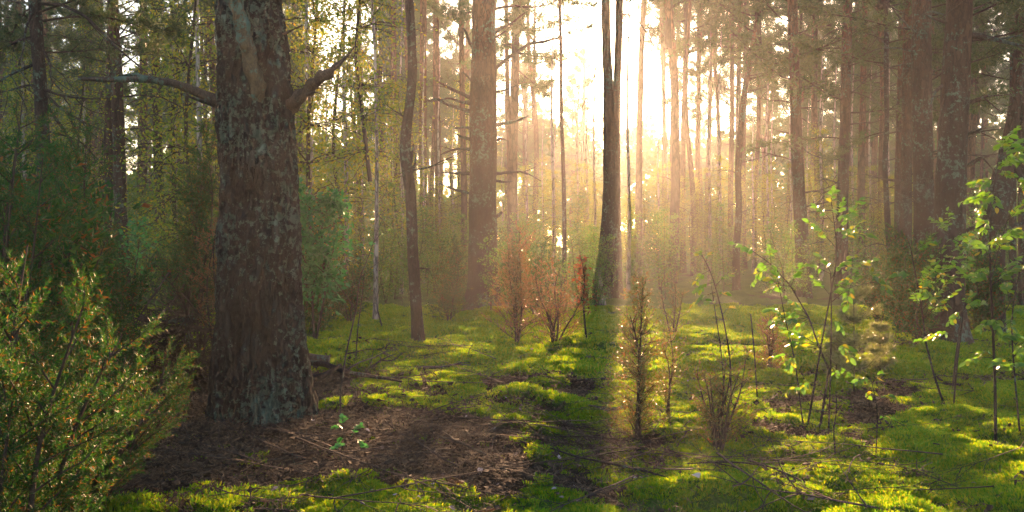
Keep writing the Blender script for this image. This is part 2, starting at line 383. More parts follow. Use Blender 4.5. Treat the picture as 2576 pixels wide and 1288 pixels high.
# ------------------------------------------------------------------ the ground: one sheet, fine near the camera, coarse far off
def axis(near, step, grow, far):
    a = [0.0]
    s = step
    while a[-1] < far:
        if a[-1] > near: s *= grow
        a.append(a[-1]+s)
    return np.array(a)
ax = axis(4.6, .036, 1.045, 168); gx = np.concatenate([-ax[:0:-1], ax])
ay = axis(9.0, .034, 1.03, 196); by_ = axis(0.3, .05, 1.25, 34); gy = np.concatenate([-by_[:0:-1], ay])
GX, GY = np.meshgrid(gx, gy)
GZ = ground_z(GX.ravel(), GY.ravel()).reshape(GX.shape)
nx_, ny_ = len(gx), len(gy)
ii, jj = np.meshgrid(np.arange(nx_-1), np.arange(ny_-1)); base = (jj*nx_+ii).ravel()
g = Geo(); g.add(np.stack([GX.ravel(), GY.ravel(), GZ.ravel()], 1), np.stack([base, base+1, base+nx_+1, base+nx_], 1))
gme = g.mesh('ground', ground_mat())
at = gme.attributes.new('moss', 'FLOAT', 'POINT'); at.data.foreach_set('value', moss_mask(GX.ravel(), GY.ravel()).astype(np.float32))
tag(part('ground', gme, None), kind='structure')

# ------------------------------------------------------------------ haze
hm, hnt = mat('morning_haze')
pv = N(hnt, 'ShaderNodeVolumePrincipled'); pv.inputs['Density'].default_value = HAZE_DENSITY; pv.inputs['Anisotropy'].default_value = HAZE_G
pv.inputs['Color'].default_value = (.97, .97, .97, 1)
ho = N(hnt, 'ShaderNodeOutputMaterial'); hnt.links.new(pv.outputs[0], ho.inputs['Volume'])
hv = np.array([[x, y, z] for x in (-190, 190) for y in (-60, 230) for z in (-2.5, 23.0)], float)
hf = np.array([[0, 1, 3, 2], [4, 6, 7, 5], [0, 4, 5, 1], [2, 3, 7, 6], [0, 2, 6, 4], [1, 5, 7, 3]])
tag(part('haze', Geo().add(hv, hf).mesh('haze', hm, False), None), kind='stuff', label='pale morning haze hanging through the whole pine forest')

# ------------------------------------------------------------------ trunks
def trunk_geo(pts, rad, rows, sides, amp, seed, flare=0.25, lobes=5, zs=.22, fr=5.0):
    Q, r = resample(pts, rad, rows)
    z0 = Q[0][2]
    def disp(p, a, C, rr):
        zz = (p[:, 2]-z0)[:, None]
        q = p[:, None, :]*np.array([1, 1, zs])*fr + C*rr[..., None]*fr + seed*13.7
        n = noise3(q); n_2 = noise3(q*2.7+5)
        ridg = (1-2*np.abs(n))*.6+(1-2*np.abs(n_2))*.4 if amp < .012 else .35-1.5*np.exp(-(n/.13)**2)-.7*np.exp(-(n_2/.14)**2)+.5*noise3(q*np.array([7, 7, 9])+3)
        big = noise3(np.concatenate([C*1.1, np.zeros_like(C[..., :1])], -1)[..., :3] + p[:, None, :]*1.3 + seed)*.10*rr
        fl = rr*flare*np.exp(-np.maximum(zz, 0)/.28)*(1+.45*np.cos(lobes*a[None, :]+seed))
        return ridg*amp + big + fl
    V, Fq = tube(Q, r, sides, disp)
    return V, Fq, Q, r

def dead_branch(g, p0, d, L, r0, seed, sub=3, droop=-.05, curl=.25, sides=5, mat_=0):
    r = np.random.default_rng(seed); d = norm(d); n = 7
    pts = [np.array(p0, float)]; cur = d.copy()
    for i in range(n):
        cur = norm(cur + r.normal(size=3)*curl*.5 + np.array([0, 0, droop])); pts.append(pts[-1]+cur*L/n)
    pts = np.array(pts); V, Fq = tube(pts, np.linspace(r0, r0*.18, n+1), sides); g.add(V, Fq, mat_)
    for k in range(sub):
        i = r.integers(2, n); dd = norm(norm(pts[i]-pts[i-1])+r.normal(size=3)*.7)
        if L > .25: dead_branch(g, pts[i], dd, L*r.uniform(.25, .55), r0*.45, seed*31+k+1, sub=max(0, sub-2), droop=droop, curl=curl*1.3, sides=4, mat_=mat_)
    return pts

def px_branch(name, parent, pts, Y, wds, m=None, rows=26, sides=10, amp=.006, seed=1, dy=None, subs=(), label=None):
    """a limb following outline points; dy = depth offsets so that it leaves the trunk in space"""
    dy = dy or [0]*len(pts)
    W = np.array([P(x, y, Y+d) for (x, y), d in zip(pts, dy)]); rad = np.array([wd/F*Y/2 for wd in wds])
    Q, r = resample(W, rad, rows)
    o = np.array(parent.location)
    def disp(p, a, C, rr): return noise3((p[:, None, :]+C*rr[..., None])*14+seed)*amp*rr/rr.max()*2
    V, Fq = tube(Q-o, np.maximum(r, .002), sides, disp); g = Geo(); g.add(V, Fq)
    for k, (t, d, L) in enumerate(subs):
        i = int(t*(rows-1)); dead_branch(g, Q[i]-o, d, L, r[i]*.6, seed*7+k, sub=2)
    return part(name, g.mesh(name, m or M_DEAD), parent, label=label)

# crowns ------------------------------------------------------------
TUFT = [needles(13, .115, .0135, seed=s) for s in (1, 2, 3)]
def pine_crown(seed, h=8.5, rad=2.6, nb=34, dens=1.0, base=0):
    r = np.random.default_rng(seed); g = Geo(); pos = []; dr = []
    ax_ = np.array([[0, 0, -1.0], [.05, 0, h*.4], [0, .08, h*.8], [0, 0, h]]); g.add(*tube(ax_, [.11, .075, .035, .01], 6), 0)
    for b in range(nb):
        t = (b+.5)/nb; z = t*h*.97; az = b*2.4+r.uniform(-.4, .4)
        L = rad*(1-t)**.55*(.55+.6*r.random())*(.75+.5*min(t*3, 1)*.5)
        sl = r.uniform(-.15, .35)+.5*t
        d = norm([math.cos(az), math.sin(az), sl]); pts = [np.array([0, 0, z])]; cur = d
        for i in range(6):
            cur = norm(cur+r.normal(size=3)*.16+np.array([0, 0, .07])); pts.append(pts[-1]+cur*L/6)
        pts = np.array(pts); g.add(*tube(pts, np.linspace(.03*L/2+.01, .006, 7), 4), 0)
        for k in range(int(13*dens)):
            i = r.integers(2, 7); bd = norm(norm(pts[i]-pts[i-1])*.7+r.normal(size=3)*np.array([.8, .8, .35])); sl_ = L*r.uniform(.15, .34)
            e = pts[i]+bd*sl_; g.add(*tube(np.array([pts[i], (pts[i]+e)/2+[0, 0, -.02], e]), [.008, .006, .003], 3), 0)
            m = int(14*dens)
            tt = r.random(m)**.7
            pp = pts[i]+bd*sl_*tt[:, None]+r.normal(size=(m, 3))*.085
            pos.append(pp); dr.append(norm(bd+r.normal(size=(m, 3))*.55+np.array([0, 0, .35])))
    pos = np.concatenate(pos); dr = np.concatenate(dr)
    k = len(pos)//3
    for q in range(3): scatter(g, *TUFT[q], pos[q*k:(q+1)*k], dr[q*k:(q+1)*k], r.uniform(.8, 1.35, k), 1)
    return g.mesh('crown', [M_TWIG, M_NEEDLE])

def leafy(seed, h, rad, nb, nleaf, lsize, leafm, z0=.1, droop=0.0, wood=.02, lean=.0, barkm=None, stems=1, shape=0.6, twig=.35):
    """a broad-leaved crown or bush: stems, twigs and single leaves"""
    r = np.random.default_rng(seed); g = Geo(); pos = []; dr = []; T = leaf_tmpl()
    for s_ in range(stems):
        a = s_*2.4+r.random(); top = np.array([math.cos(a)*rad*.5*(stems > 1)+lean, math.sin(a)*rad*.5*(stems > 1), h*r.uniform(.8, 1)])
        st = np.array([[0, 0, -.05], top*.35+r.normal(size=3)*.03*h, top*.7+r.normal(size=3)*.03*h, top]); st, rr = resample(st, [wood, wood*.7, wood*.4, wood*.12], 12)
        g.add(*tube(st, rr, 5), 0)
        for b in range(nb//stems):
            t = z0+(1-z0)*(b+r.random())/(nb/stems); i = min(11, int(t*11)); az = r.uniform(0, 6.28)
            L = rad*(math.sin(math.pi*min(1, .12+t*.86))**shape)*r.uniform(.4, 1.0)
            cur = norm([math.cos(az), math.sin(az), r.uniform(.1, .9)]); pts = [st[i]]
            for k in range(5): cur = norm(cur+r.normal(size=3)*.2+np.array([0, 0, -droop])); pts.append(pts[-1]+cur*L/5)
            pts = np.array(pts); g.add(*tube(pts, np.linspace(wood*.3, .0025, 6), 3), 0)
            m = max(1, int(nleaf/nb)); kk = r.integers(1, 6, m); f = r.random(m)[:, None]
            c = pts[kk-1]*(1-f)+pts[kk]*f; off = r.normal(size=(m, 3))*L*twig*.45
            pos.append(c+off); dr.append(norm(off+norm(pts[-1]-pts[0])*.05+np.array([0, 0, -.04])))
    pos = np.concatenate(pos); dr = np.concatenate(dr)+r.normal(size=(sum(map(len, dr)), 3))*.35
    scatter(g, *T, pos, dr, lsize*r.uniform(.6, 1.2, len(pos)), 1)
    return g.mesh('foliage', [barkm or M_TWIG, leafm])

CROWN = [pine_crown(101, 9, 2.7, 34), pine_crown(102, 8, 2.9, 30), pine_crown(103, 10, 2.4, 40), pine_crown(104, 8.5, 3.2, 28, .9), pine_crown(105, 7, 2.2, 26)]
SCROWN = [pine_crown(111, 5.5, 1.5, 24, .7), pine_crown(112, 6, 1.7, 26, .7)]
BCROWN = [leafy(121, 8.5, 1.9, 100, 8500, .065, M_BROAD, z0=.05, droop=.22, wood=.05), leafy(122, 9.5, 2.2, 110, 9000, .065, M_BROAD, z0=.05, droop=.25, wood=.05),
          leafy(123, 7, 1.6, 80, 7500, .065, M_BROAD, z0=.1, droop=.2, wood=.04)]
for m_ in CROWN+SCROWN+BCROWN: m_.name = 'crown'

def make_tree(idx, name, label, Y, path, ck, key):
    m = KEYMAT[key]; bx = (path[-1][0]-CX)/F*Y; b0 = gz(bx, Y)
    r = np.random.default_rng(500+idx)
    W = [P(x, y, Y) for x, y, _ in path]; W[-1][2] = b0-.12; rad = [wd/F*Y/2 for *_, wd in path]
    W = W[::-1]; rad = rad[::-1]
    # carry on above the frame to the crown
    top = np.array(W[-1]); d = norm(np.array(W[-1])-np.array(W[-2])); d = norm(d+np.array([0, 0, 1.5]))
    Ht = {0: max(top[2]+1.5, 11), 1: r.uniform(11.5, 13.5), 2: 7.5, 3: 7.0}[ck]
    if Ht > top[2]+.5:
        rr = rad[-1]
        for k in (1, 2, 3):
            W.append(top+d*(Ht-top[2])*k/3); rad.append(rr*(1-.13*k))
    t = root(name, label, 'birch' if 'birch' in name else ('spruce' if 'spruce' in name else 'pine tree'), (bx, Y, b0))
    o = np.array([bx, Y, b0])
    big = idx == 0
    rows, sides = (560, 150) if big else ((200, 36) if Y < 18 else (110, 20))
    amp = .027 if big else min(.010, rad[0]*.09)
    V, Fq, Q, rq = trunk_geo(np.array(W)-o, rad, rows, sides, amp, idx+1.3, flare=.22 if big else .26, zs=.2 if big else .25, fr=9 if big else 8)
    tg = Geo(); tg.add(V, Fq)
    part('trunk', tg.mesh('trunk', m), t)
    if ck:
        me = {1: CROWN, 2: SCROWN, 3: BCROWN}[ck]; me = me[idx % len(me)] if ck != 3 else me[2]
        c = part('crown', me, t, loc=tuple(Q[-1]-np.array([0, 0, .6 if ck != 3 else 4.5]))); c.rotation_euler = (0, 0, r.uniform(0, 6.28))
    return t, Q, rq, o

T_OBJ = []
for i, (nm, lb, Y, path, ck, key) in enumerate(TREES):
    T_OBJ.append(make_tree(i, nm, lb, Y, path, ck, key))

# --- limbs of the massive old pine
t = T_OBJ[0][0]; Y0 = 6.85
px_branch('branch', t, [(580,268),(545,254),(500,232),(450,214),(390,201),(330,201),(260,201),(198,199)], Y0, [46,30,25,20,17,15,13,9], dy=[.0,-.05,-.1,-.15,-.2,-.2,-.25,-.3], amp=.014, seed=3, label='long grey dead limb reaching left')
px_branch('branch', t, [(545,264),(520,258),(490,248),(462,238)], Y0, [14,11,8,4], dy=[-.04,-.1,-.2,-.25], seed=4)
px_branch('branch', t, [(400,203),(360,196),(340,188),(310,190)], Y0-.2, [16,14,9,3], seed=5)
px_branch('branch', t, [(700,290),(735,262),(770,230),(800,205),(830,182),(856,160)], Y0, [48,33,28,27,23,10], dy=[0,-.05,-.1,-.2,-.25,-.3], amp=.03, seed=6, label='thick broken limb with peeling bark reaching right')
px_branch('branch', t, [(848,170),(866,150),(882,134),(893,118)], Y0-.3, [14,9,5,2], seed=7)
px_branch('branch', t, [(770,240),(790,232),(806,236)], Y0-.2, [9,6,3], seed=8)
px_branch('branch', t, [(690,90),(712,88),(735,78),(762,66)], Y0, [10,9,7,4], dy=[0,-.05,-.1,-.1], seed=9)
px_branch('branch', t, [(700,205),(722,203),(732,201)], Y0, [7,6,4], seed=10)
px_branch('branch', t, [(588,-30),(598,20),(610,70),(622,120),(636,170),(648,215),(651,250),(650,285)], Y0, [34,34,34,38,40,36,30,14], dy=[-.42,-.40,-.37,-.34,-.31,-.28,-.25,-.2], amp=.014, rows=40, sides=16, seed=11, m=barkmat('bare_limb_wood', (.10,.075,.045), (.10,.075,.045), (.05,.035,.024), scale=16, lichen=.6, bump=.5), label='bare olive brown limb hanging down the front of the trunk')

# --- second stem of the twin pine
t = T_OBJ[2][0]; bx, by, bz = t.location
W = np.array([P(x, y, 22.3+dd) for x, y, dd in [(1552,775,.1),(1551,640,.1),(1549,500,.1),(1549,350,.1),(1551,220,.1),(1557,60,.1),(1558,-20,.1),(1560,-300,.1)]])-np.array(t.location)
V, Fq, *_ = trunk_geo(W, np.array([34,25,23,21,19,19,19,14])/F*22.3/2, 110, 20, .006, 9.1, flare=.2, fr=8)
part('trunk', Geo().add(V, Fq).mesh('trunk', M_PINE), t)
for pts, wd, sd in [([(1560,35),(1590,42),(1610,60),(1635,100),(1650,130)], [5,4,3.5,3,1.5], 1), ([(1515,38),(1490,40),(1462,48),(1440,66)], [5,4,3,1.5], 2), ([(1512,142),(1500,170),(1490,205),(1478,240),(1462,275)], [4,3.5,3,3,1.5], 3), ([(1558,95),(1590,96),(1625,104)], [3,2.5,1.5], 4)]:
    px_branch('branch', t, pts, 22.3, wd, m=M_TWIG, rows=14, sides=5, amp=.004, seed=sd, subs=((.6, (1 if sd in (1, 4) else -1, 0, .2), .5), (.8, (.3, 0, -.8), .4)))

# --- snags of the wide middle pine
t = T_OBJ[1][0]
SN = [([(1192,250),(1165,238),(1130,222),(1096,202)], [12,9,7,3]), ([(1190,262),(1160,258),(1130,246),(1112,252)], [10,7,5,3]),
      ([(1186,282),(1150,272),(1120,262),(1100,248),(1072,256)], [12,8,7,6,3]), ([(1195,130),(1182,110),(1175,88),(1166,72)], [10,8,7,4]),
      ([(1190,210),(1176,192),(1164,182)], [7,5,3]), ([(1188,325),(1165,320),(1143,324)], [8,6,3]), ([(1186,352),(1162,346),(1142,334)], [9,7,3]),
      ([(1186,376),(1150,374),(1120,384),(1108,390)], [9,6,5,2]), ([(1186,438),(1150,436),(1112,434)], [9,7,3]), ([(1188,488),(1155,480),(1130,474),(1104,460)], [9,7,5,2]),
      ([(1240,180),(1258,164),(1290,138),(1330,112),(1370,106),(1405,96)], [11,10,9,8,7,3]), ([(1240,88),(1262,74),(1290,58),(1320,34)], [8,6,5,3]),
      ([(1242,316),(1275,310),(1310,302),(1330,292)], [10,8,6,3]), ([(1244,355),(1262,348),(1280,356)], [8,6,3]), ([(1245,232),(1268,228),(1300,216)], [6,4,2]),
      ([(1244,438),(1275,434),(1310,432),(1330,438),(1362,456)], [9,7,5,4,2]), ([(1244,455),(1270,458),(1290,456)], [7,5,2]), ([(1246,548),(1256,540),(1262,534)], [10,9,5])]
for k, (pts, wd) in enumerate(SN):
    px_branch('branch', t, pts, 17.2, wd, m=M_DEAD, rows=16, sides=7, amp=.01, seed=20+k, dy=[.05]+[-.1*j for j in range(1, len(pts))], subs=((.6, (-1 if pts[0][0] < 1215 else 1, 0, .5), .35),) if k in (0, 2, 7, 9, 10, 15) else ())

# --- limbs of the stout dark pine at the right
t = T_OBJ[3][0]
for k, (pts, wd) in enumerate([([(2430,90),(2460,92),(2500,100),(2545,112),(2590,120)], [18,14,11,8,5]), ([(2420,262),(2445,256),(2465,248),(2486,238)], [13,10,8,4]),
      ([(2415,345),(2440,335),(2468,325)], [12,9,3]), ([(2410,425),(2438,415),(2460,400),(2492,390)], [14,12,9,4]), ([(2402,600),(2430,580),(2462,568),(2498,558)], [13,10,7,3]),
      ([(2370,215),(2350,230),(2340,260),(2330,300)], [8,5,4,2]), ([(2380,60),(2350,50),(2320,36)], [7,5,3])]):
    px_branch('branch', t, pts, 11.0, wd, m=M_DEAD, rows=18, sides=8, amp=.01, seed=60+k, dy=[0]+[-.12*j for j in range(1, len(pts))], subs=((.5, (1, 0, .4), .45), (.8, (1, 0, -.5), .35)))
t = T_OBJ[27][0]
for k, (pts, wd) in enumerate([([(2535,390),(2550,420),(2566,450),(2590,470)], [22,20,18,14]), ([(2490,640),(2520,612),(2548,570),(2580,560)], [24,20,14,8]), ([(2500,620),(2460,640),(2420,668),(2395,690)], [14,10,8,4])]):
    px_branch('branch', t, pts, 13.5, wd, m=M_PINE, rows=18, sides=8, amp=.01, seed=70+k)
# --- prongs of the slender kinked tree
t = T_OBJ[5][0]
for k, (pts, wd) in enumerate([([(1028,425),(1036,405),(1038,380),(1040,362)], [10,8,6,3]), ([(1036,440),(1044,410),(1048,385)], [8,5,2]), ([(1016,368),(1008,366),(1003,365)], [7,5,3])]):
    px_branch('branch', t, pts, 10.6, wd, m=M_DARK, rows=10, sides=6, amp=.004, seed=80+k)
# --- long dead branches of the dark trunk at the far left
t = T_OBJ[6][0]
for k, (pts, wd) in enumerate([([(100,10),(160,14),(215,40),(260,84),(300,124),(345,162),(388,196)], [10,8,8,7,6,5,2]), ([(96,160),(60,175),(25,190),(-20,222)], [9,7,6,4]),
      ([(96,10),(80,40),(66,80),(62,130),(48,165)], [7,6,5,4,2]), ([(104,215),(70,215),(30,228),(-10,236)], [8,6,5,3]), ([(112,225),(150,240),(200,248),(255,250)], [9,7,5,3]),
      ([(112,230),(140,262),(180,290),(230,318),(280,335)], [8,7,6,4,2]), ([(112,250),(135,290),(165,330),(185,370),(240,400)], [8,7,6,4,2]), ([(108,120),(130,160),(128,200),(160,232)], [6,5,4,2]),
      ([(116,330),(160,340),(205,355),(262,418)], [7,5,4,2]), ([(95,90),(60,100),(20,120)], [6,4,2])]):
    px_branch('branch', t, pts, 12.5, wd, m=M_DARK, rows=20, sides=6, amp=.004, seed=90+k, dy=[0]+[-.15*j for j in range(1, len(pts))], subs=((.4, (.5, 0, -.6), .6), (.6, (.6, 0, -.5), .6), (.75, (-.2, .1, -.9), .5)))
# random dead branches on the other trunks
for i, (nm, lb, Y, path, ck, key) in enumerate(TREES):
    if i in (0, 1, 2, 3, 6, 27) or Y > 34: continue
    t, Q, rq, o = T_OBJ[i]; r = np.random.default_rng(700+i); nb = {5: 4, 18: 3}.get(i, 12 if Y < 30 else 7)
    for k in range(nb):
        z = r.uniform(1.6 if k % 3 else .8, min(H+HY/F*Y+.5, 11)); j = int(np.argmin(abs(Q[:, 2]-z))); az = r.choice([0, math.pi])+r.normal()*.6
        g = Geo(); L = r.uniform(.35, .9)*(1.5 if key in ('pine', 'dark') and Y < 26 else 1.1)*(.5 if i in (5, 18) else 1)
        dead_branch(g, Q[j], [math.cos(az), math.sin(az), r.uniform(-.1, .5)], L, min(.022, rq[j]*.25), 900+i*20+k, sub=3, droop=r.uniform(-.1, .08))
        part('branch', g.mesh('branch', M_DEAD if key != 'dark' else M_DARK), t)

# needle-bearing boughs low on the trunks: shared meshes
def bough(seed, L=2.0, dens=1.0):
    r = np.random.default_rng(seed); g = Geo(); pos = []; dr = []
    pts = [np.zeros(3)]; cur = norm([1, 0, .12])
    for i in range(8): cur = norm(cur+r.normal(size=3)*.13+np.array([0, 0, -.015])); pts.append(pts[-1]+cur*L/8)
    pts = np.array(pts); g.add(*tube(pts, np.linspace(.018, .005, 9), 5), 0)
    for k in range(int(17*dens)):
        i = r.integers(2, 9); sd = 1 if k % 2 else -1
        bd = norm(norm(pts[i]-pts[i-1])*.8+np.array([0, sd*.8, r.normal()*.28])); l = L*r.uniform(.15, .38)
        q = [pts[i]]; c = bd
        for _ in range(3): c = norm(c+r.normal(size=3)*.2); q.append(q[-1]+c*l/3)
        q = np.array(q); g.add(*tube(q, [.008, .006, .004, .003], 3), 0)
        m = int(13*dens); tt = r.random(m)*3; a = np.minimum(tt.astype(int), 2); f = (tt-a)[:, None]
        pos.append(q[a]*(1-f)+q[a+1]*f+r.normal(size=(m, 3))*.05); dr.append(norm(c+r.normal(size=(m, 3))*.6+np.array([0, 0, .3])))
    pos = np.concatenate(pos); dr = np.concatenate(dr); k = len(pos)//3
    for q in range(3): scatter(g, *TUFT[q], pos[q*k:(q+1)*k], dr[q*k:(q+1)*k], r.uniform(.7, 1.1, k), 1)
    return g.mesh('bough', [M_TWIG, M_NEEDLE])
BOUGH = [bough(s, L) for s, L in ((1, 2.0), (2, 2.5), (3, 1.6), (4, 2.2))]
def add_bough(ti, px, py, dirx, diry=0.0, dz=0.0, s=1.0, k=0):
    t, Q, rq, o = T_OBJ[ti]; Y = TREES[ti][2]; z = P(px, py, Y)[2]-o[2]; j = int(np.argmin(abs(Q[:, 2]-z)))
    b = part('bough', BOUGH[k % 4], t, loc=tuple(Q[j])); b.rotation_euler = (0, -dz, math.atan2(diry, dirx)); b.scale = (s,)*3
for ti, py, dx, dy_, dz, s in [(22,290,1,-.4,-.15,1.2),(22,250,-1,-.3,0,1.3),(22,170,1,.4,.1,1.2),(22,120,-1,.5,.1,1.2),(22,345,-1,.3,-.2,1),(22,40,1,-.3,.1,1.3),
        (21,200,-1,-.3,.1,1.1),(21,140,1,-.4,.1,1.3),(21,150,-1,.4,.1,1.3),(21,90,1,.5,.1,1.3),(21,60,-1,-.5,.1,1.2),(21,20,1,.1,.1,1.2),(21,10,-1,.1,.1,1.2),(21,230,1,.6,-.1,1),
        (24,160,-1,.4,0,.8),(24,110,1,-.4,0,.8),(24,40,-1,-.4,.1,.9),(24,20,1,.4,.1,.9),(24,330,-1,.3,-.3,.7),
        (20,40,-1,.3,.1,1.2),(20,30,1,.3,.1,1.2),(20,80,-1,-.4,.1,1.1),(20,120,1,.3,0,1.1),(20,150,-1,.2,0,1.1),(20,200,1,-.3,0,.9),
        (25,60,-1,.3,0,1.2),(25,120,1,.5,0,1.1),(25,180,-1,-.3,0,1),(26,60,1,-.4,0,1.1),(26,10,-1,-.4,0,1.1),(26,130,1,.5,0,1),
        (4,30,1,-.3,0,1),(4,80,-1,.5,0,.9),(3,40,1,.5,.1,.9),(3,110,1,-.4,-.05,1),(3,150,1,.5,0,.8),(3,250,1,.6,-.1,.7),(3,60,1,-.7,0,.9),
        (6,20,-1,.5,0,1),(6,60,1,.5,.1,1.1),(6,100,-1,.2,0,1),(6,30,1,-.3,.1,1),(6,0,1,.1,.2,1.2),(6,130,1,.8,0,.9),
        (7,60,-1,.3,.1,1.2),(7,20,1,.4,.1,1.2),(7,120,-1,-.3,0,1.2),(8,40,1,.3,.1,1.2),(8,100,1,-.4,.1,1.1),(8,160,-1,.4,0,1),(9,40,1,.3,.1,1.2),(9,100,-1,.3,.1,1.1),(9,180,1,-.4,0,1),
        (9,240,-1,.3,0,.9),(8,240,1,.5,0,.9),(28,40,-1,.3,0,1),(28,100,1,.3,0,1),(28,160,-1,-.3,0,1),(29,60,-1,.3,0,1.1),(29,140,-1,-.4,0,1),(29,200,-1,.5,0,1),(28,230,-1,.5,-.1,1),
        (2,8,1,.4,.2,.8),(2,30,-1,.5,.2,.6),(18,60,-1,.4,.1,.5),(18,90,1,.4,.1,.5),(18,150,-1,.2,0,.45),(18,200,-1,.6,-.1,.4),(18,20,1,.2,.2,.5)]:
    add_bough(ti, 0, py, dx, dy_, dz, s, k=ti+py)

# ------------------------------------------------------------------ the forest behind: every tree an object, trunks and crowns share meshes
def far_trunk(seed, h=19, r0=.15):
    r = np.random.default_rng(seed); pts = np.array([[0, 0, -.3], [r.normal()*.12, r.normal()*.12, 3], [r.normal()*.25, r.normal()*.25, 8], [r.normal()*.35, r.normal()*.3, 13], [r.normal()*.4, 0, h]])
    V, Fq, Q, rq = trunk_geo(pts, [r0*1.12, r0, r0*.85, r0*.65, r0*.3], 46, 9, .008, seed, flare=.2, fr=6)
    g = Geo(); g.add(V, Fq)
    for k in range(11):
        z = r.uniform(1.5, 10); j = int(np.argmin(abs(Q[:, 2]-z))); az = r.uniform(0, 6.28)
        dead_branch(g, Q[j], [math.cos(az), math.sin(az), r.uniform(-.1, .5)], r.uniform(.5, 1.6), .018, seed*50+k, sub=2, sides=3)
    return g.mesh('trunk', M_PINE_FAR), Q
FT = [far_trunk(s) for s in (31, 32, 33, 34, 35)]
def at_px(px, Y): return (px-CX)/F*Y
used = [(b[0], b[1]) for b in TREE_BASES]
rr = np.random.default_rng(77)
def place_words(px):
    for lim, q in ((105, 'left of the dark straight trunk'), (275, 'right of the dark straight trunk'), (400, 'by the bowed brown pine'), (545, 'just left of the massive old pine'), (760, 'just right of the massive old pine'),
                   (900, 'by the golden birches'), (1030, 'around the pale thin birch'), (1185, 'right of the slender kinked tree'), (1330, 'right of the wide middle pine'), (1525, 'left of the twin stemmed pine'),
                   (1680, 'right of the twin stemmed pine'), (1860, 'left of the curved leaning pine'), (2000, 'right of the curved leaning pine'), (2120, 'left of the straight dark pine'),
                   (2260, 'by the wavy black stem'), (2440, 'behind the dense right hand group')):
        if px < lim: return q
    return 'at the far right edge'
def far_label(px, Y):
    a = 'slender pine standing in the nearer mist' if Y < 45 else ('hazy slender pine farther back' if Y < 62 else ('pale hazy pine deep in the wood' if Y < 78 else 'very faint pine at the back of the wood'))
    return f'{a} {place_words(px)}', f'{a}, {place_words(px)}'
protos = []; last_far = []
for k in range(5):
    o = root('pine_tree', 'x', 'pine tree', (0, 0, 0)); ch = []
    a = part('trunk', FT[k][0], o); Q = FT[k][1]; j = int(np.argmin(abs(Q[:, 2]-(9.5 if k % 2 else 8.0))))
    b = part('crown', CROWN[k], o, loc=tuple(Q[j])); b.scale = (1.15, 1.15, 1.25); b.rotation_euler = (0, 0, k)
    protos.append((o, [a, b]))
first = [True]*5; n_far = 0
def place_far(x, Y, s, k, sz=None):
    global n_far
    px = CX+x/Y*F; lb, gp = far_label(px, Y); z = gz(x, Y)
    o, ch = protos[k]
    if first[k]:
        first[k] = False; o.location = (x, Y, z); o.rotation_euler = (0, 0, rr.uniform(0, 6.28)); o.scale = (s, s, sz or s); o['label'] = lb; o['group'] = gp
    else: o = copy_tree(o, ch, (x, Y, z), rr.uniform(0, 6.28), (s, s, sz or s), lb, gp)
    last_far.append(o)
    used.append((x, Y)); n_far += 1
for k in range(5): place_far(at_px([60, 700, 960, 2420, 230][k], 40+4*k), 40+4*k, 1.0, k)
# pines in front of the sun's right side carry their crowns above the low rays
for k in range(11):
    Y = rr.uniform(40, 57); px = 1665+k*24+rr.uniform(-8, 8); x = at_px(px, Y)
    place_far(x, Y, rr.uniform(.8, 1.0), k % 5, 1.1)
    o = last_far[-1]; c = [q for q in COL.objects[-4:] if q.parent == o and q.name.startswith('crown')]
    if c: c[0].location.z = (.2*Y+(2.1 if k not in (2, 5, 8) else -.8))/1.1
tries = 0
while n_far < 155 and tries < 6000:
    tries += 1
    Y = 24+70*rr.random()**.8; px = rr.uniform(-150, 2730); x = at_px(px, Y)
    if min((x-a)**2+(Y-b)**2 for a, b in used) < (1.5 if Y > 45 else 2.4)**2: continue
    if (1478 < px < 1640 and Y < 84) or (1400 < px <= 1478 and Y < 55): continue            # the opening in front of the sun
    lane = x-Y*math.tan(SUN_AZ)
    if (38 < Y < 84 and -.2 < lane < 6.0) or (Y >= 84 and -.5 < lane < 5.5 and rr.random() < .6) or (Y > 40 and -3 < lane <= -.5 and rr.random() < .75): continue   # and the lanes of light
    if px < 545 and Y < 30: continue
    if 1640 < px < 2000 and rr.random() < .5: continue
    place_far(x, Y, rr.uniform(.8, 1.15)*(1.15 if Y > 60 else 1), rr.integers(0, 5), rr.uniform(.92, 1.1))

# the wood goes on beyond both sides of the frame
rside = np.random.default_rng(991)
for q in range(40):
    Y = rside.uniform(14, 80); px = rside.uniform(-560, -60) if q % 2 else rside.uniform(2650, 3120); x = at_px(px, Y)
    if min((x-a)**2+(Y-b)**2 for a, b in used) < 1.8**2: continue
    st_ = rr.bit_generator.state; place_far(x, Y, rside.uniform(.85, 1.1), q % 5); rr.bit_generator.state = st_

# birches with yellow green leaves, left of the centre
def birch(name, label, px, Y, s, k, group=None, cat='birch'):
    x = at_px(px, Y); z = gz(x, Y); o = root(name, label, cat, (x, Y, z), group)
    pts = np.array([[0, 0, -.2], [.05, 0, 2.5], [-.05, .05, 5.5], [.05, 0, 9.0]])
    V, Fq, *_ = trunk_geo(pts, [.06, .05, .035, .012], 40, 8, .003, k+3, fr=10); part('trunk', Geo().add(V, Fq).mesh('trunk', M_BIRCH), o)
    c = part('crown', BCROWN[k % 3], o, loc=(0, 0, .9)); c.rotation_euler = (0, 0, k*1.3); c.scale = (s, s, s)
    return o
birch('birch_tree', 'tall birch with golden green leaves close right of the massive old pine', 775, 17, 1.05, 0)
birch('birch_tree', 'leafy birch in the gap between the massive old pine and the pale thin birch', 868, 20, 1.1, 1)
birch('birch_tree', 'yellow green birch showing through the branches left of the massive old pine', 500, 17, 1.1, 1)
birch('birch_tree', 'amber leaved birch in the upper left behind the orange edged pine', 440, 21, 1.2, 0)
birch('birch_tree', 'small birch behind the slender kinked tree', 1010, 26, 1.0, 2)
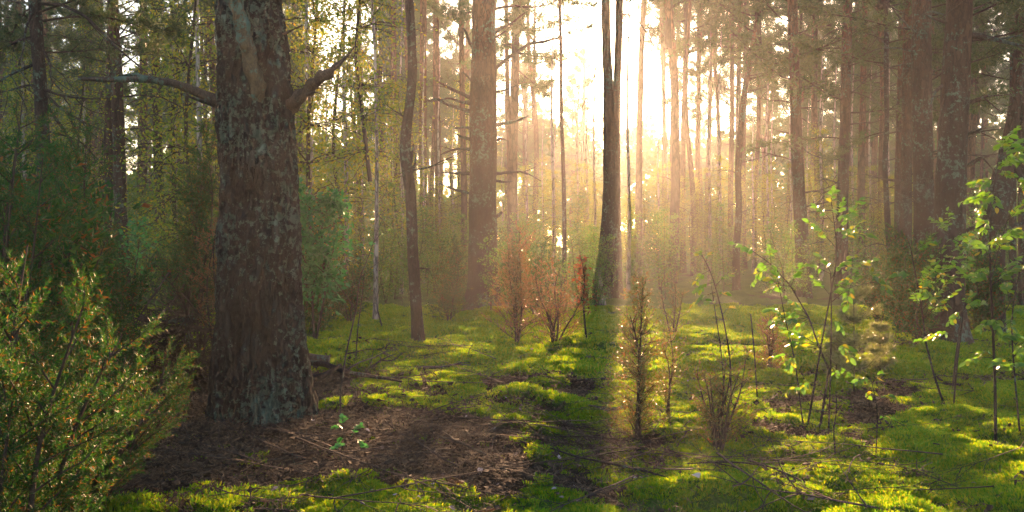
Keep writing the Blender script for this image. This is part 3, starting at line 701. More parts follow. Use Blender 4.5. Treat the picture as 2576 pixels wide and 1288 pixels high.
birch('birch_tree', 'young birch in hazy light under the sun', 1580, 26, .38, 2)
birch('birch_tree', 'young birch with soft leaves left of the twin stemmed pine', 1390, 27, .42, 0)
birch('birch_tree', 'hazy leafy birch right of the sunbeams', 1810, 31, .48, 1)
birch('birch_tree', 'leafy birch glowing between the leaning pine and the straight dark pine', 2065, 33, .7, 0)
birch('birch_tree', 'leafy birch at the left end of the undergrowth', 60, 24, 1.1, 2)
birch('birch_tree', 'leafy birch behind the reddish pines at the left', 215, 27, 1.1, 1)
birch('birch_tree', 'leafy hazy birch behind the light rays near the leaning pine', 1930, 36, .62, 2)
birch('birch_tree', 'leafy birch deep behind the wide middle pine', 1180, 38, 1.1, 0)

# ------------------------------------------------------------------ undergrowth: thin saplings and shrubs, each its own object
THICK = [leafy(201, 3.0, .6, 40, 900, .06, M_SHRUB, z0=.2, droop=.02, wood=.013), leafy(202, 2.2, .55, 36, 800, .055, M_SHRUB, z0=.15, wood=.012, stems=2),
         leafy(203, 3.8, .8, 50, 1300, .06, M_SHRUB, z0=.25, droop=.05, wood=.016), leafy(204, 1.5, .55, 36, 800, .05, M_SHRUB, z0=.1, wood=.010, stems=3),
         leafy(205, 3.0, 1.0, 90, 3200, .06, M_SHRUB, z0=.12, wood=.018, stems=3)]
sp_proto = []
for k, me in enumerate(THICK):
    me.name = 'sapling'; sp_proto.append(me)
def zone(px): return place_words(px)
KIND = ['tall thin leafy sapling', 'small twin stemmed leafy sapling', 'lanky leafy sapling', 'low leafy shrub', 'bushy leafy shrub']
n = 0; tries = 0; used2 = list(used)
while n < 270 and tries < 5000:
    tries += 1
    Y = 15.5+34*rr.random()**1.0; px = rr.uniform(-80, 2660); x = at_px(px, Y)
    if min((x-a)**2+(Y-b)**2 for a, b in used2) < .55**2: continue
    if 1600 < px < 2300 and Y < 21: continue
    if Y < 19 and rr.random() < .6: continue
    k = int(rr.choice(5, p=[.25, .2, .2, .1, .25])); s = rr.uniform(.6, 1.15)*(1 if Y > 22 else .7)
    o = bpy.data.objects.new('shrub' if k > 2 else 'sapling', sp_proto[k]); COL.objects.link(o); o.location = (x, Y, gz(x, Y)); o.rotation_euler = (0, 0, rr.uniform(0, 6.28)); o.scale = (s, s, s)
    back = 'far back' if Y > 36 else ('half way back' if Y > 25 else 'in the nearer undergrowth')
    tag(o, f'{KIND[k]} {back} {zone(px)}', 'shrub' if k > 2 else 'sapling', f'{KIND[k]}s {back} {zone(px)}'); used2.append((x, Y)); n += 1

# ------------------------------------------------------------------ junipers
def sprig_tmpl(n, seed):
    V, Fc = needles(n, .17 if n > 30 else .2, .027 if n > 30 else .085, spread=1, zspan=.92, seed=seed, fwd=.75)
    return V, Fc
SPRIG = [sprig_tmpl(50, s) for s in (1, 2, 3)]; SPRIG_L = [sprig_tmpl(20, s) for s in (4, 5)]
SPRIG_L = [(np.where(np.arange(len(v))[:, None] >= 0, v, v), f) for v, f in SPRIG_L]
def juniper(seed, h, rad, stems, nside, per, slen, mats, form='bush', lite=False, wood=.012, tmin=.08, bottom_bare=0.0):
    r = np.random.default_rng(seed); g = Geo(); pos = []; dr = []
    for s_ in range(stems):
        a = s_*2.399+r.random(); sp = rad*(.75 if form == 'bush' else .28)*math.sqrt((s_+.5)/stems); hh = h*(r.uniform(.62, 1.0) if s_ else 1)
        e = np.array([math.cos(a)*sp, math.sin(a)*sp, hh])
        st = np.array([[math.cos(a)*.02, math.sin(a)*.02, -.05], e*[.25, .25, .3]+r.normal(size=3)*.03*h, e*[.75, .75, .65]+r.normal(size=3)*.035*h, e])
        st, rw = resample(st, [wood*1.3, wood, wood*.6, wood*.2], 16); g.add(*tube(st, rw, 5), 0)
        for b in range(nside):
            t = tmin+(1-tmin)*(b+r.random())/nside
            if t < bottom_bare and r.random() < .7: continue
            i = min(15, int(t*15)); az = r.uniform(0, 6.28)
            L = (rad if form != 'bush' else rad*.75)*(1-t*.75)**.8*r.uniform(.45, 1.05)+.04
            cur = norm([math.cos(az), math.sin(az), r.uniform(.5, 1.3)]); q = [st[i]]
            for k in range(4): cur = norm(cur+r.normal(size=3)*.16+np.array([0, 0, .04])); q.append(q[-1]+cur*L/4)
            q = np.array(q); g.add(*tube(q, np.linspace(wood*.35, .0015, 5), 3), 0)
            m = max(3, int(2.2*per*L/rad)+2); tt = (.12+.88*r.random(m))*4; ai = np.minimum(tt.astype(int), 3); f = (tt-ai)[:, None]
            c = q[ai]*(1-f)+q[ai+1]*f; d = norm(norm(q[-1]-q[0])*.9+r.normal(size=(m, 3))*.55+np.array([0, 0, .15]))
            pos.append(c); dr.append(d); pos.append(q[-1:]); dr.append(norm(cur)[None])
    pos = np.concatenate(pos); dr = np.concatenate(dr); TT = SPRIG_L if lite else SPRIG; k = len(pos)//len(TT)
    p = r.permutation(len(pos)); pos, dr = pos[p], dr[p]
    for q in range(len(TT)): scatter(g, *TT[q], pos[q*k:(q+1)*k], dr[q*k:(q+1)*k], slen*r.uniform(.6, 1.25, k), 1)
    w_, f_ = Geo(), Geo(); w_.V = g.V; 
    return g
def bush_obj(name, label, cat, x, Y, g, mats, group=None, rz=0, zoff=0):
    wood = Geo(); wood.V = g.V; wood.F = [f for f in g.F if f[1] == 0]; fol = Geo(); fol.V = g.V; fol.F = [(f[0], 0) for f in g.F if f[1] == 1]
    def prune(q):                     # keep only the vertices in use
        V = np.concatenate(q.V); allf = [f for f, _ in q.F]; u = np.unique(np.concatenate([f.ravel() for f in allf])); mp = np.zeros(len(V), np.int64); mp[u] = np.arange(len(u))
        q.V = [V[u]]; q.F = [(mp[f], m) for f, m in q.F]; return q
    o = root(name, label, cat, (x, Y, gz(x, Y)+zoff), group); o.rotation_euler = (0, 0, rz)
    a = part('stem', prune(wood).mesh('stem', mats[0]), o); b = part('foliage', prune(fol).mesh('foliage', mats[1]), o)
    return o, [a, b]
JG, JR, JB = (M_TWIG, M_JUN), (M_TWIG, M_JUNRED), (M_TWIG, M_JUNBRONZE)
bush_obj('juniper_bush', 'big spiky green juniper filling the lower left corner with sunlit tips', 'juniper', -1.62, 2.75, juniper(301, 1.42, .62, 10, 21, 17, .10, JG), JG)
bush_obj('juniper_bush', 'low dark green juniper spreading at the foot of the bigger corner juniper', 'juniper', -2.1, 4.3, juniper(302, .8, .66, 11, 18, 10, .105, JG), JG)
bush_obj('juniper_bush', 'shaded green juniper between the low spreading juniper and the brush pile', 'juniper', -2.95, 5.3, juniper(303, 1.15, .6, 8, 18, 6, .13, JG), JG)
bush_obj('juniper_bush', 'tall green juniper at the left edge with rust brown inner twigs', 'juniper', -2.55, 4.4, juniper(304, 2.05, .55, 7, 26, 7, .13, JG), JG)
bush_obj('juniper_bush', 'slim upright juniper with drooping sprays left of the reddish pines', 'juniper', -3.3, 6.7, juniper(305, 2.25, .6, 2, 40, 6, .18, JG, form='col'), JG)
bush_obj('juniper_bush', 'dusky columnar juniper right behind the massive old pine on its left', 'juniper', -3.15, 8.9, juniper(306, 2.5, .5, 4, 30, 4.5, .19, JG, form='col', tmin=.38), JG)
bush_obj('juniper_bush', 'reddish dead inner juniper against the left side of the massive old pine', 'juniper', -2.72, 8.2, juniper(307, 1.75, .24, 3, 16, 3.5, .11, JR, form='col', lite=True, tmin=.4), (M_DARK, M_JUNRED))
bush_obj('juniper_bush', 'tall thin half bare juniper in the middle, green top and rusty lower twigs', 'juniper', at_px(1607, 6.45), 6.45, juniper(310, 1.22, .27, 2, 44, 5, .085, JB, form='col', lite=True, wood=.013), JB)
bush_obj('juniper_bush', 'vase shaped bronze juniper with a dark charred looking base', 'juniper', at_px(1808, 6.2), 6.2, juniper(311, .66, .30, 8, 11, 3.5, .075, JB, lite=True, wood=.010), JB)
bush_obj('juniper_bush', 'orange glowing juniper beside the foot of the wide middle pine', 'juniper', at_px(1302, 11.6), 11.6, juniper(312, 1.55, .5, 5, 24, 4, .11, JR, form='col', lite=True), JR)
bush_obj('juniper_bush', 'loose rusty juniper in the middle, right of the orange glowing one', 'juniper', at_px(1395, 11.2), 11.2, juniper(313, 1.0, .55, 7, 12, 3.5, .10, JR, lite=True), JR)
bush_obj('juniper_bush', 'brick red small juniper behind the yellow leaved sapling', 'juniper', at_px(1937, 9.3), 9.3, juniper(314, .62, .2, 4, 14, 3.5, .075, JR, form='col', lite=True), (M_TWIG, M_JUNRED))
bush_obj('juniper_bush', 'thin wiry juniper next to the tall half bare juniper', 'juniper', at_px(1680, 7.1), 7.1, juniper(315, .72, .2, 2, 18, 3, .07, JB, form='col', lite=True, wood=.008), JB)
bush_obj('juniper_bush', 'dim wiry juniper in the middle distance right of the twin pine foot', 'juniper', at_px(1690, 13.5), 13.5, juniper(316, .95, .35, 4, 14, 6, .07, JB, lite=True), JB)
# more junipers in the shade at the left and behind
jm, jch = None, None
for k, (px, Y, s) in enumerate([(40, 7.5, 1.2), (120, 9.5, 1.3), (225, 8.5, .85), (232, 11.5, .8), (478, 15.5, .9), (275, 16.0, 1.0), (-20, 5.6, 1.2), (170, 12.5, 1.1), (255, 7.4, .6), (800, 14.5, .8), (880, 15.8, .7), (1130, 15.5, .8), (770, 12.6, .75), (1250, 20.0, 1.0), (1345, 16.5, .85), (2310, 10.5, .7), (2210, 14.0, .7), (2275, 12.2, .85), (2460, 12.6, .9)]):
    x = at_px(px, Y)
    side = ('at the left edge' if px < 130 else ('below the reddish pines' if px < 330 else 'just left of the massive old pine')) if px < 550 else ('in the middle distance between the pines' if px < 1500 else 'at the feet of the dense pine group on the right')
    if k % 2 == 0 and k > 1: src = J0
    elif k > 1: src = J1
    if k == 0: J0 = bush_obj('juniper_bush', 'x', 'juniper', x, Y, juniper(330, 1.6, .75, 7, 18, 4.5, .22, JG, lite=True), JG); o = J0[0]; o.scale = (s, s, s)
    elif k == 1: J1 = bush_obj('juniper_bush', 'x', 'juniper', x, Y, juniper(331, 1.8, .6, 5, 22, 4.5, .22, JG, lite=True), JG); o = J1[0]; o.scale = (s, s, s)
    else: o = copy_tree(src[0], src[1], (x, Y, gz(x, Y)), k*1.7, (s, s, s))
    o['label'] = f'{"large" if s > 1.05 else ("middling" if s > .82 else "small")} {"spreading" if k % 2 == 0 else "upright"} dark green {"near" if Y < 9 else ("mid-distance" if Y < 12 else "distant")} juniper {place_words(px)}'; o['group'] = f'junipers {side}'

# oak and other leafy bushes
def leafy_bush(name, label, cat, x, Y, me, scale=1.0, rz=0.0):
    g = Geo(); V = np.empty(len(me.vertices)*3, np.float32); me.vertices.foreach_get('co', V); V = V.reshape(-1, 3)
    for mi in (0, 1):
        by = {}
        for p in me.polygons:
            if p.material_index == mi: by.setdefault(p.loop_total, []).append(tuple(p.vertices))
        for k_, fs in by.items(): g.F.append((np.array(fs), mi))
    g.V = [V]; mm = list(me.materials); o, ch = bush_obj(name, label, cat, x, Y, g, mm, rz=rz); o.scale = (scale,)*3; return o
leafy_bush('oak_bush', 'bright green young oak bush peeking out right of the massive old pine', 'oak bush', at_px(790, 11.5), 11.5, leafy(401, 2.35, .62, 60, 2600, .085, M_OAK, z0=.35, wood=.02, stems=2, twig=.5))
leafy_bush('oak_bush', 'small green oak sapling between the bowed pine and the orange edged pine', 'oak bush', at_px(345, 13.5), 13.5, leafy(402, 1.9, .6, 20, 240, .085, M_OAK, z0=.6, wood=.014, twig=.5))
leafy_bush('red_leaved_sapling', 'small crooked sapling with brick red leaves left of the twin pine foot', 'sapling', at_px(1476, 11.2), 11.2, leafy(403, 1.12, .26, 26, 330, .05, M_RED, z0=.45, wood=.016, twig=.4, lean=-.08, barkm=M_DARK))

# ------------------------------------------------------------------ low leafy trees closing the view under the sun
for k in range(52):
    px = 620+k*34+rr.uniform(-20, 20); Y = rr.uniform(30, 60); x = at_px(px, Y); s = rr.uniform(.62, .85)*(Y/50)**.5
    s = min(s, (.18*Y-1.2)/[9.5, 10.4, 7.9][k % 3])
    o = birch('young_leafy_tree', f'misty {["young", "spindly", "bushy"][k % 3]} leafy tree {"far" if Y > 45 else "half way"} back {zone(px)}', px, Y, s, k, f'misty {["young", "spindly", "bushy"][k % 3]} leafy trees {"far" if Y > 45 else "half way"} back {zone(px)}', 'young tree')

# far-off wood that reads as one mass, closing the view at the back
rw_ = np.random.default_rng(88); tv, tf = leaf_tmpl(.4); g = Geo()
nW = 105000; px = rw_.uniform(-350, 2930, nW); Yw = rw_.uniform(84, 112, nW); xw = at_px(px, Yw)
hh = 13.0+3.0*n2(xw, Yw*0, .09, 51)+3.0*n2(xw, Yw*0, .3, 52)-6.5*np.exp(-((px-1130)/110)**2)-5*np.exp(-((px-330)/90)**2); zz = rw_.random(nW)**.8*hh
kp = (n2(xw*.9, zz*1.3, .55, 53)+.25*n2(xw, zz, 1.7, 54) > -.36) & (zz > 0)
pw = np.stack([xw, Yw, zz], 1)[kp]; scatter(g, tv, tf, pw, rw_.normal(size=pw.shape), rw_.uniform(.4, .95, len(pw)))
tag(part('distant_wood', g.mesh('distant_wood', M_SHRUB, False), None), 'far-off misty wood closing the view behind the last pines', kind='stuff')

# ------------------------------------------------------------------ moss, litter: stuff, instanced by geometry nodes
def stuff_points(name, pts, rot, scl, templates, material, label):
    """points with rotation and scale; each carries one of the small template meshes"""
    me = bpy.data.meshes.new(name); me.vertices.add(len(pts)); me.vertices.foreach_set('co', np.asarray(pts, np.float32).ravel())
    a = me.attributes.new('rot', 'FLOAT_VECTOR', 'POINT'); a.data.foreach_set('vector', np.asarray(rot, np.float32).ravel())
    a = me.attributes.new('scl', 'FLOAT', 'POINT'); a.data.foreach_set('value', np.asarray(scl, np.float32))
    a = me.attributes.new('pick', 'INT', 'POINT'); a.data.foreach_set('value', (np.arange(len(pts)) % len(templates)).astype(np.int32))
    o = part(name, me, None); tag(o, label, kind='stuff')
    ng = bpy.data.node_groups.new(name, 'GeometryNodeTree')
    ng.interface.new_socket('Geometry', in_out='INPUT', socket_type='NodeSocketGeometry'); ng.interface.new_socket('Geometry', in_out='OUTPUT', socket_type='NodeSocketGeometry')
    gi = ng.nodes.new('NodeGroupInput'); go = ng.nodes.new('NodeGroupOutput'); L = ng.links.new
    gti = ng.nodes.new('GeometryNodeGeometryToInstance')
    for tm in templates:
        to = bpy.data.objects.new(name+'_piece', tm)
        oi = ng.nodes.new('GeometryNodeObjectInfo'); oi.inputs['Object'].default_value = to; oi.inputs['As Instance'].default_value = True
        L(oi.outputs['Geometry'], gti.inputs[0]) if False else None
        tm_nodes.append(to)
    jn = ng.nodes.new('GeometryNodeJoinGeometry')
    for n_ in [x for x in ng.nodes if x.bl_idname == 'GeometryNodeObjectInfo'][::-1]: L(n_.outputs['Geometry'], jn.inputs[0])
    ip = ng.nodes.new('GeometryNodeInstanceOnPoints'); ip.inputs['Pick Instance'].default_value = True
    def attr(nm, tp):
        n_ = ng.nodes.new('GeometryNodeInputNamedAttribute'); n_.data_type = tp; n_.inputs['Name'].default_value = nm
        return [x for x in n_.outputs if x.enabled][0]
    L(gi.outputs[0], ip.inputs['Points']); L(jn.outputs[0], ip.inputs['Instance'])
    L(attr('pick', 'INT'), ip.inputs['Instance Index'])
    e2r = ng.nodes.new('FunctionNodeEulerToRotation'); L(attr('rot', 'FLOAT_VECTOR'), e2r.inputs[0]); L(e2r.outputs[0], ip.inputs['Rotation'])
    L(attr('scl', 'FLOAT'), ip.inputs['Scale']); L(ip.outputs[0], go.inputs[0]); ng.nodes.remove(gti)
    md = o.modifiers.new('spread', 'NODES'); md.node_group = ng
    return o
tm_nodes = []

def slope_rot(x, y, r):
    e = .04; dx = (ground_z(x+e, y)-ground_z(x-e, y))/(2*e); dy = (ground_z(x, y+e)-ground_z(x, y-e))/(2*e)
    return np.arctan(dy), -np.arctan(dx)

def sample(r, n, y0, y1, margin=2.4):
    """points over the part of the ground the camera can see, denser near"""
    Y = y0+(y1-y0)*r.random(n); keep = r.random(n) < (Y/y1); Y = Y[keep]
    return r.uniform(-1, 1, len(Y))*(Y*.60+margin), Y

def moss_patch(seed, nbl, size, hgt, wd):
    r = np.random.default_rng(seed); V = []; Fc = []; k = 0
    for i in range(nbl):
        a, q = r.uniform(0, 6.28), size*math.sqrt(r.random()); x, y = q*math.cos(a), q*math.sin(a)
        h = hgt*r.uniform(.5, 1.2)*(1-.35*q/size); lx, ly = r.normal(size=2)*.4*h+np.array([x, y])*.4
        b = r.uniform(0, 3.14); dx, dy = math.cos(b)*wd/2, math.sin(b)*wd/2; c = r.uniform(0, 3.14); ex, ey = math.cos(c)*wd*.9, math.sin(c)*wd*.9
        V += [(x-dx, y-dy, -.012), (x+dx, y+dy, -.012), (x+lx*.6+ex, y+ly*.6+ey, h*.62), (x+lx*.6-ex, y+ly*.6-ey, h*.62), (x+lx, y+ly, h)]
        Fc += [(k, k+1, k+2), (k, k+2, k+3), (k+3, k+2, k+4)]; k += 5
    return Geo().add(V, Fc).mesh('moss_tuft', M_MOSS, False)
MP = [moss_patch(s, 60, .05, .021, .0036) for s in range(1, 5)]
r = np.random.default_rng(5)
X, Yv = sample(r, 92000, 3.4, 9.5); X2, Y2 = sample(r, 76000, 9.0, 19.0)
def moss_pts(X, Y, s0, s1):
    m = moss_mask(X, Y); k = (r.random(len(X)) < sm(.25, .75, m)*.98+.02) ; X, Y = X[k], Y[k]
    rx, ry = slope_rot(X, Y, r); z = ground_z(X, Y)
    return np.stack([X, Y, z], 1), np.stack([rx*.8, ry*.8, r.uniform(0, 6.28, len(X))], 1), r.uniform(s0, s1, len(X))*(.75+.5*n2(X, Y, 2.0, 31)*.6+.1)
p1, r1, s1 = moss_pts(X, Yv, .8, 1.35); p2, r2, s2 = moss_pts(X2, Y2, 1.3, 2.1)
stuff_points('moss', np.concatenate([p1, p2]), np.concatenate([r1, r2]), np.concatenate([s1, s2]), MP, M_MOSS, 'thick springy green moss covering the forest floor')

def litter_patch(seed):
    r = np.random.default_rng(seed); g = Geo()
    for i in range(30):
        x, y = r.normal(size=2)*.06; a = r.uniform(0, 6.28); L = r.uniform(.03, .065); z = r.uniform(0, .02); dz = r.normal()*.01; w = .0020
        d = np.array([math.cos(a)*L, math.sin(a)*L, dz]); n_ = np.array([-math.sin(a), math.cos(a), 0])*w; p0 = np.array([x, y, z]); mid = p0+d*.5+[0, 0, .004]
        g.add([p0-n_, p0+n_, mid+n_, mid-n_, p0+d], [[0, 1, 2], [0, 2, 3], [3, 2, 4]])
    for i in range(5):      # bark flakes and bits of twig
        x, y = r.normal(size=2)*.07; a = r.uniform(0, 6.28); L = r.uniform(.012, .03); w = L*r.uniform(.12, .6); d = np.array([math.cos(a)*L, math.sin(a)*L, r.normal()*.006]); n_ = np.array([-math.sin(a), math.cos(a), r.normal()*.3])*w; p0 = np.array([x, y, r.uniform(.004, .02)])
        g.add([p0-n_, p0+n_, p0+d+n_*.8, p0+d-n_, p0-n_-[0, 0, .006], p0+n_-[0, 0, .006], p0+d+n_*.8-[0, 0, .006], p0+d-n_-[0, 0, .006]], [[0, 1, 2, 3], [4, 7, 6, 5], [0, 4, 5, 1], [2, 6, 7, 3], [1, 5, 6, 2], [3, 7, 4, 0]])
    for i in range(5):
        tv, tf = leaf_tmpl(.3); s_ = r.uniform(.015, .04); D = norm([r.normal(), r.normal(), r.normal()*.25])
        scatter(g, tv, tf, np.array([[r.normal()*.06, r.normal()*.06, .008]]), D[None], s_)
    return g.mesh('litter_tuft', M_LITTER, False)
X, Yv = sample(r, 84000, 3.7, 12.0)
m = moss_mask(X, Yv); k = r.random(len(X)) < (1-sm(.2, .8, m))*.9+.015; X, Yv = X[k], Yv[k]; rx, ry = slope_rot(X, Yv, r)
stuff_points('needle_litter', np.stack([X, Yv, ground_z(X, Yv)+.003], 1), np.stack([rx, ry, r.uniform(0, 6.28, len(X))], 1), r.uniform(.7, 1.5, len(X)), [litter_patch(s) for s in (1, 2, 3)], M_LITTER, 'brown pine needles and leaf crumbs littering the ground round the old pine')

# ------------------------------------------------------------------ fallen twigs, branches and logs
def twig_mesh(seed, L, r0, sub):
    g = Geo(); r = np.random.default_rng(seed)
    p = dead_branch(g, [-L/2, 0, 0], [1, r.normal()*.2, 0], L, r0, seed, sub=sub, droop=0, curl=.18, sides=5)
    V = np.concatenate(g.V); z = V[:, 2]; z0 = z.mean(); V[:, 2] = (z-z0)*.35   # settled flat on the moss
    g.V = [V]; return g.mesh('fallen_twig', M_TWIG)
TW = [twig_mesh(s, L, r0, sub) for s, L, r0, sub in [(1, .35, .005, 3), (2, .5, .006, 5), (3, .7, .008, 6), (4, .9, .009, 7), (5, 1.1, .012, 8), (6, .45, .006, 6), (7, .8, .008, 9), (8, .25, .004, 2)]]
def lay(me, name, label, cat, x, y, rz, s=1.0, group=None, up=.012, roll=None):
    o = bpy.data.objects.new(name, me); COL.objects.link(o); rx, ry = slope_rot(np.array([x]), np.array([y]), None)
    zs = ground_z(np.array([x, x+.15*math.cos(rz)*s, x-.15*math.cos(rz)*s]), np.array([y, y+.15*math.sin(rz)*s, y-.15*math.sin(rz)*s]))
    o.location = (x, y, float(zs.max())*.6+float(zs[0])*.4+up); M = Matrix.Rotation(float(rx[0])*.7, 3, 'X') @ Matrix.Rotation(float(ry[0])*.7, 3, 'Y') @ Matrix.Rotation(rz, 3, 'Z')
    if roll: M = M @ Matrix.Rotation(roll, 3, 'X')
    o.rotation_euler = M.to_euler(); o.scale = (s,)*3; return tag(o, label, cat, group)
ZW = {0: 'in the brown litter right of the massive old pine', 1: 'on moss at the near edge, left of centre', 2: 'on the bright moss in the lower right', 3: 'in the shade at the lower left',
      4: 'on the moss behind the long fallen trunk', 5: 'on the green moss around the tall half bare juniper', 6: 'on the moss at the foot of the leafy saplings'}
def zw(px, py):
    if px < 480: return 3
    if py > 1150: return 1 if px < 1450 else 2
    if py < 930 and px < 1500: return 4
    if px < 1430: return 0
    if px < 1850: return 5
    return 6 if py < 1060 else 2
def from_px(px, py):
    y = H*F/(py-HY); return at_px(px, y), y
SZ = ['short', 'small', 'thin', 'long thin', 'long', 'small forked', 'much forked', 'tiny']
rt = np.random.default_rng(9)
cl = [(1480, 1090, 90, 55, 46), (1150, 1010, 190, 60, 40), (1250, 1110, 200, 70, 34), (900, 1150, 250, 70, 34), (600, 1180, 200, 60, 16), (1750, 1160, 220, 60, 20), (2150, 1130, 300, 90, 34), (1300, 880, 220, 50, 14), (1900, 960, 160, 60, 10), (1050, 950, 160, 30, 22), (2350, 980, 160, 40, 14)]
for cx_, cy_, sx, sy, cnt in cl:
    for q in range(cnt):
        px, py = cx_+rt.normal()*sx, cy_+rt.normal()*sy
        if not (-60 < px < 2650 and 800 < py < 1330): continue
        x, y = from_px(px, py); k = int(rt.integers(0, 8)); z_ = zw(px, py)
        if (x-TREE_BASES[0][0])**2+(y-TREE_BASES[0][1])**2 < .45**2: continue
        lay(TW[k], 'fallen_twig', f'{SZ[k]} dead twig lying {ZW[z_]}', 'twig', x, y, rt.uniform(-.9, .9)+(math.pi if rt.random() < .5 else 0), rt.uniform(.7, 1.25), f'{SZ[k]} twigs {ZW[z_]}', up=.035+rt.uniform(0, .035), roll=rt.normal()*.25)

# brush pile left of the old pine
bp = np.random.default_rng(12)
for q in range(130):
    k = int(bp.choice([2, 3, 4, 6, 1])); px = bp.normal()*58+445; Yp = bp.uniform(8.0, 9.3); x = at_px(px, Yp); hh = .8*math.exp(-((px-445)/95)**2)*bp.random()
    o = bpy.data.objects.new('dead_branch', TW[k]); COL.objects.link(o); o.location = (x, Yp, gz(x, Yp)+.05+hh); o.rotation_euler = (bp.normal()*.3, bp.normal()*.35, bp.uniform(0, 6.28)); o.scale = (1.3,)*3
    tag(o, f'{SZ[k]} grey branch in the tangled brush pile left of the massive old pine', 'dead branch', f'{SZ[k]} branches of the brush pile')
def log(name, label, cat, pts, Y, wds, m=None, seed=1, subs=(), zoff=0):
    W = []
    for (px, py, dY) in pts:
        y = Y+dY; x = at_px(px, y); W.append([x, y, P(px, py, y)[2]])
    W = np.array(W); rad = np.array(wds)/F*Y/2; c = W.mean(0); c[2] = W[:, 2].min()
    o = root(name, label, cat, tuple(c)); Q, rq = resample(W, rad, 40)
    def disp(p, a, C, rr): return noise3((p[:, None, :]+C*rr[..., None])*11+seed)*.12*rr
    V, Fq = tube(Q-c, rq, 14, disp); g = Geo(); g.add(V, Fq)
    for e, s_ in ((0, 1), (39, -1)):
        ring = np.arange(14)+e*14; g.add(np.concatenate([V[ring], V[ring].mean(0)[None]]), [[i, (i+1) % 14, 14] if s_ < 0 else [(i+1) % 14, i, 14] for i in range(14)])
    part('wood', g.mesh('wood', m or M_DEAD), o)
    for k, (t, d, L) in enumerate(subs):
        i = int(t*39); sg = Geo(); dead_branch(sg, Q[i]-c, d, L, rq[i]*.5, seed*9+k, sub=3); part('branch', sg.mesh('branch', M_DEAD), o)
    return o
log('fallen_log', 'long dark fallen trunk lying across the moss right of the massive old pine', 'log', [(800, 938, 0), (900, 937, .05), (1000, 933, .1), (1100, 932, .1), (1190, 929, .2)], 9.35, [16, 20, 24, 24, 20], M_DARK, 2, ((.3, (.5, -.8, .1), .8), (.6, (1, -.4, .3), .7), (.85, (.8, .5, .2), .6)))
log('fallen_log', 'short sawn log end leaning out from behind the massive old pine', 'log', [(770, 898, .1), (800, 903, 0), (828, 905, 0)], 9.0, [22, 22, 22], M_DEAD, 3)
log('fallen_branch', 'thick forked branch slanting down from the short log over the long trunk', 'branch', [(770, 912, .3), (820, 915, .1), (860, 935, -.1), (940, 948, -.5), (1010, 960, -.9)], 8.6, [16, 15, 12, 9, 4], M_DARK, 4, ((.4, (.7, .3, .4), .6), (.7, (1, -.2, .2), .5)))
log('fallen_branch', 'curved dark branch from the litter up to the base of the short log', 'branch', [(770, 955, 0), (810, 948, 0), (838, 930, 0), (856, 918, 0)], 8.4, [18, 16, 12, 8], M_DARK, 5)
log('fallen_log', 'straight thin dark pole lying on moss left of the tall half bare juniper', 'log', [(1345, 966, 0), (1420, 962, .1), (1490, 958, .15), (1552, 952, .2)], 8.85, [9, 12, 13, 9], M_DARK, 6)
log('fallen_branch', 'bent grey branch lying just right of the end of the long trunk', 'branch', [(1080, 955, 0), (1140, 962, 0), (1200, 955, .1), (1260, 948, .2)], 8.8, [6, 9, 8, 4], M_DARK, 7, ((.5, (.6, -.7, .3), .5),))
log('fallen_branch', 'crooked thick twig running left from the foot of the tall half bare juniper', 'branch', [(1420, 1010, .2), (1480, 1022, 0), (1530, 1030, -.1), (1560, 1030, -.1), (1590, 1020, -.1)], 7.4, [5, 8, 10, 9, 6], M_DARK, 8, ((.4, (.6, -.7, .1), .7), (.2, (-.5, .7, .2), .6)))
log('fallen_branch', 'long wiry branch sweeping over the green moss in the lower middle', 'branch', [(1385, 1128, .2), (1450, 1150, 0), (1540, 1168, -.05), (1620, 1185, -.1), (1690, 1205, -.1)], 5.3, [4, 6, 6, 5, 3], M_DARK, 9, ((.3, (.7, .7, .2), .6), (.6, (.8, .5, .2), .4), (.1, (-.6, .6, .6), .35)))
log('fallen_branch', 'thin pole lying over the moss below the stout dark pine at the right', 'branch', [(2290, 962, 0), (2380, 966, 0), (2460, 970, 0), (2560, 985, -.1)], 8.5, [5, 6, 6, 4], M_DARK, 10, ((.6, (.7, .3, .5), .5),))
log('fallen_branch', 'dark curling branch on the moss below the vase shaped bronze juniper', 'branch', [(1730, 1168, 0), (1800, 1163, 0), (1880, 1165, 0), (1960, 1180, -.1)], 5.4, [3, 5, 5, 3], M_DARK, 11, ((.4, (.7, .6, .2), .5),))
log('fallen_branch', 'bent root like branch in the litter left of the sunny moss hollow', 'branch', [(1100, 1098, 0), (1150, 1110, 0), (1200, 1135, -.1), (1260, 1160, -.1)], 6.0, [5, 7, 6, 3], M_DEAD, 12, ((.5, (.8, .4, .3), .5),))
log('fallen_branch', 'dark dead stick resting on the shaded litter at the lower left', 'branch', [(540, 1170, 0), (620, 1176, 0), (700, 1186, 0), (760, 1200, 0)], 5.5, [7, 8, 6, 4], M_DARK, 13, ((.4, (.6, .6, .4), .5), (.7, (.6, -.5, .3), .4)))
for k, (a, b, c_) in enumerate([((350, 800, .1), (410, 812, 0), (520, 800, -.1)), ((345, 860, 0), (430, 835, 0), (535, 828, 0)), ((380, 900, 0), (450, 850, .1), (500, 790, .2))]):
    log('dead_branch', ['thick grey stick lying level on top of the brush pile', 'thick stick half way down the brush pile pointing at the old pine', 'thick stick propped steeply against the brush pile'][k], 'dead branch', [a, b, c_], 8.5, [14, 12, 6], M_DEAD, 40+k, ((.5, (.5, -.6, .3), .5), (.7, (-.3, -.6, -.4), .5)))
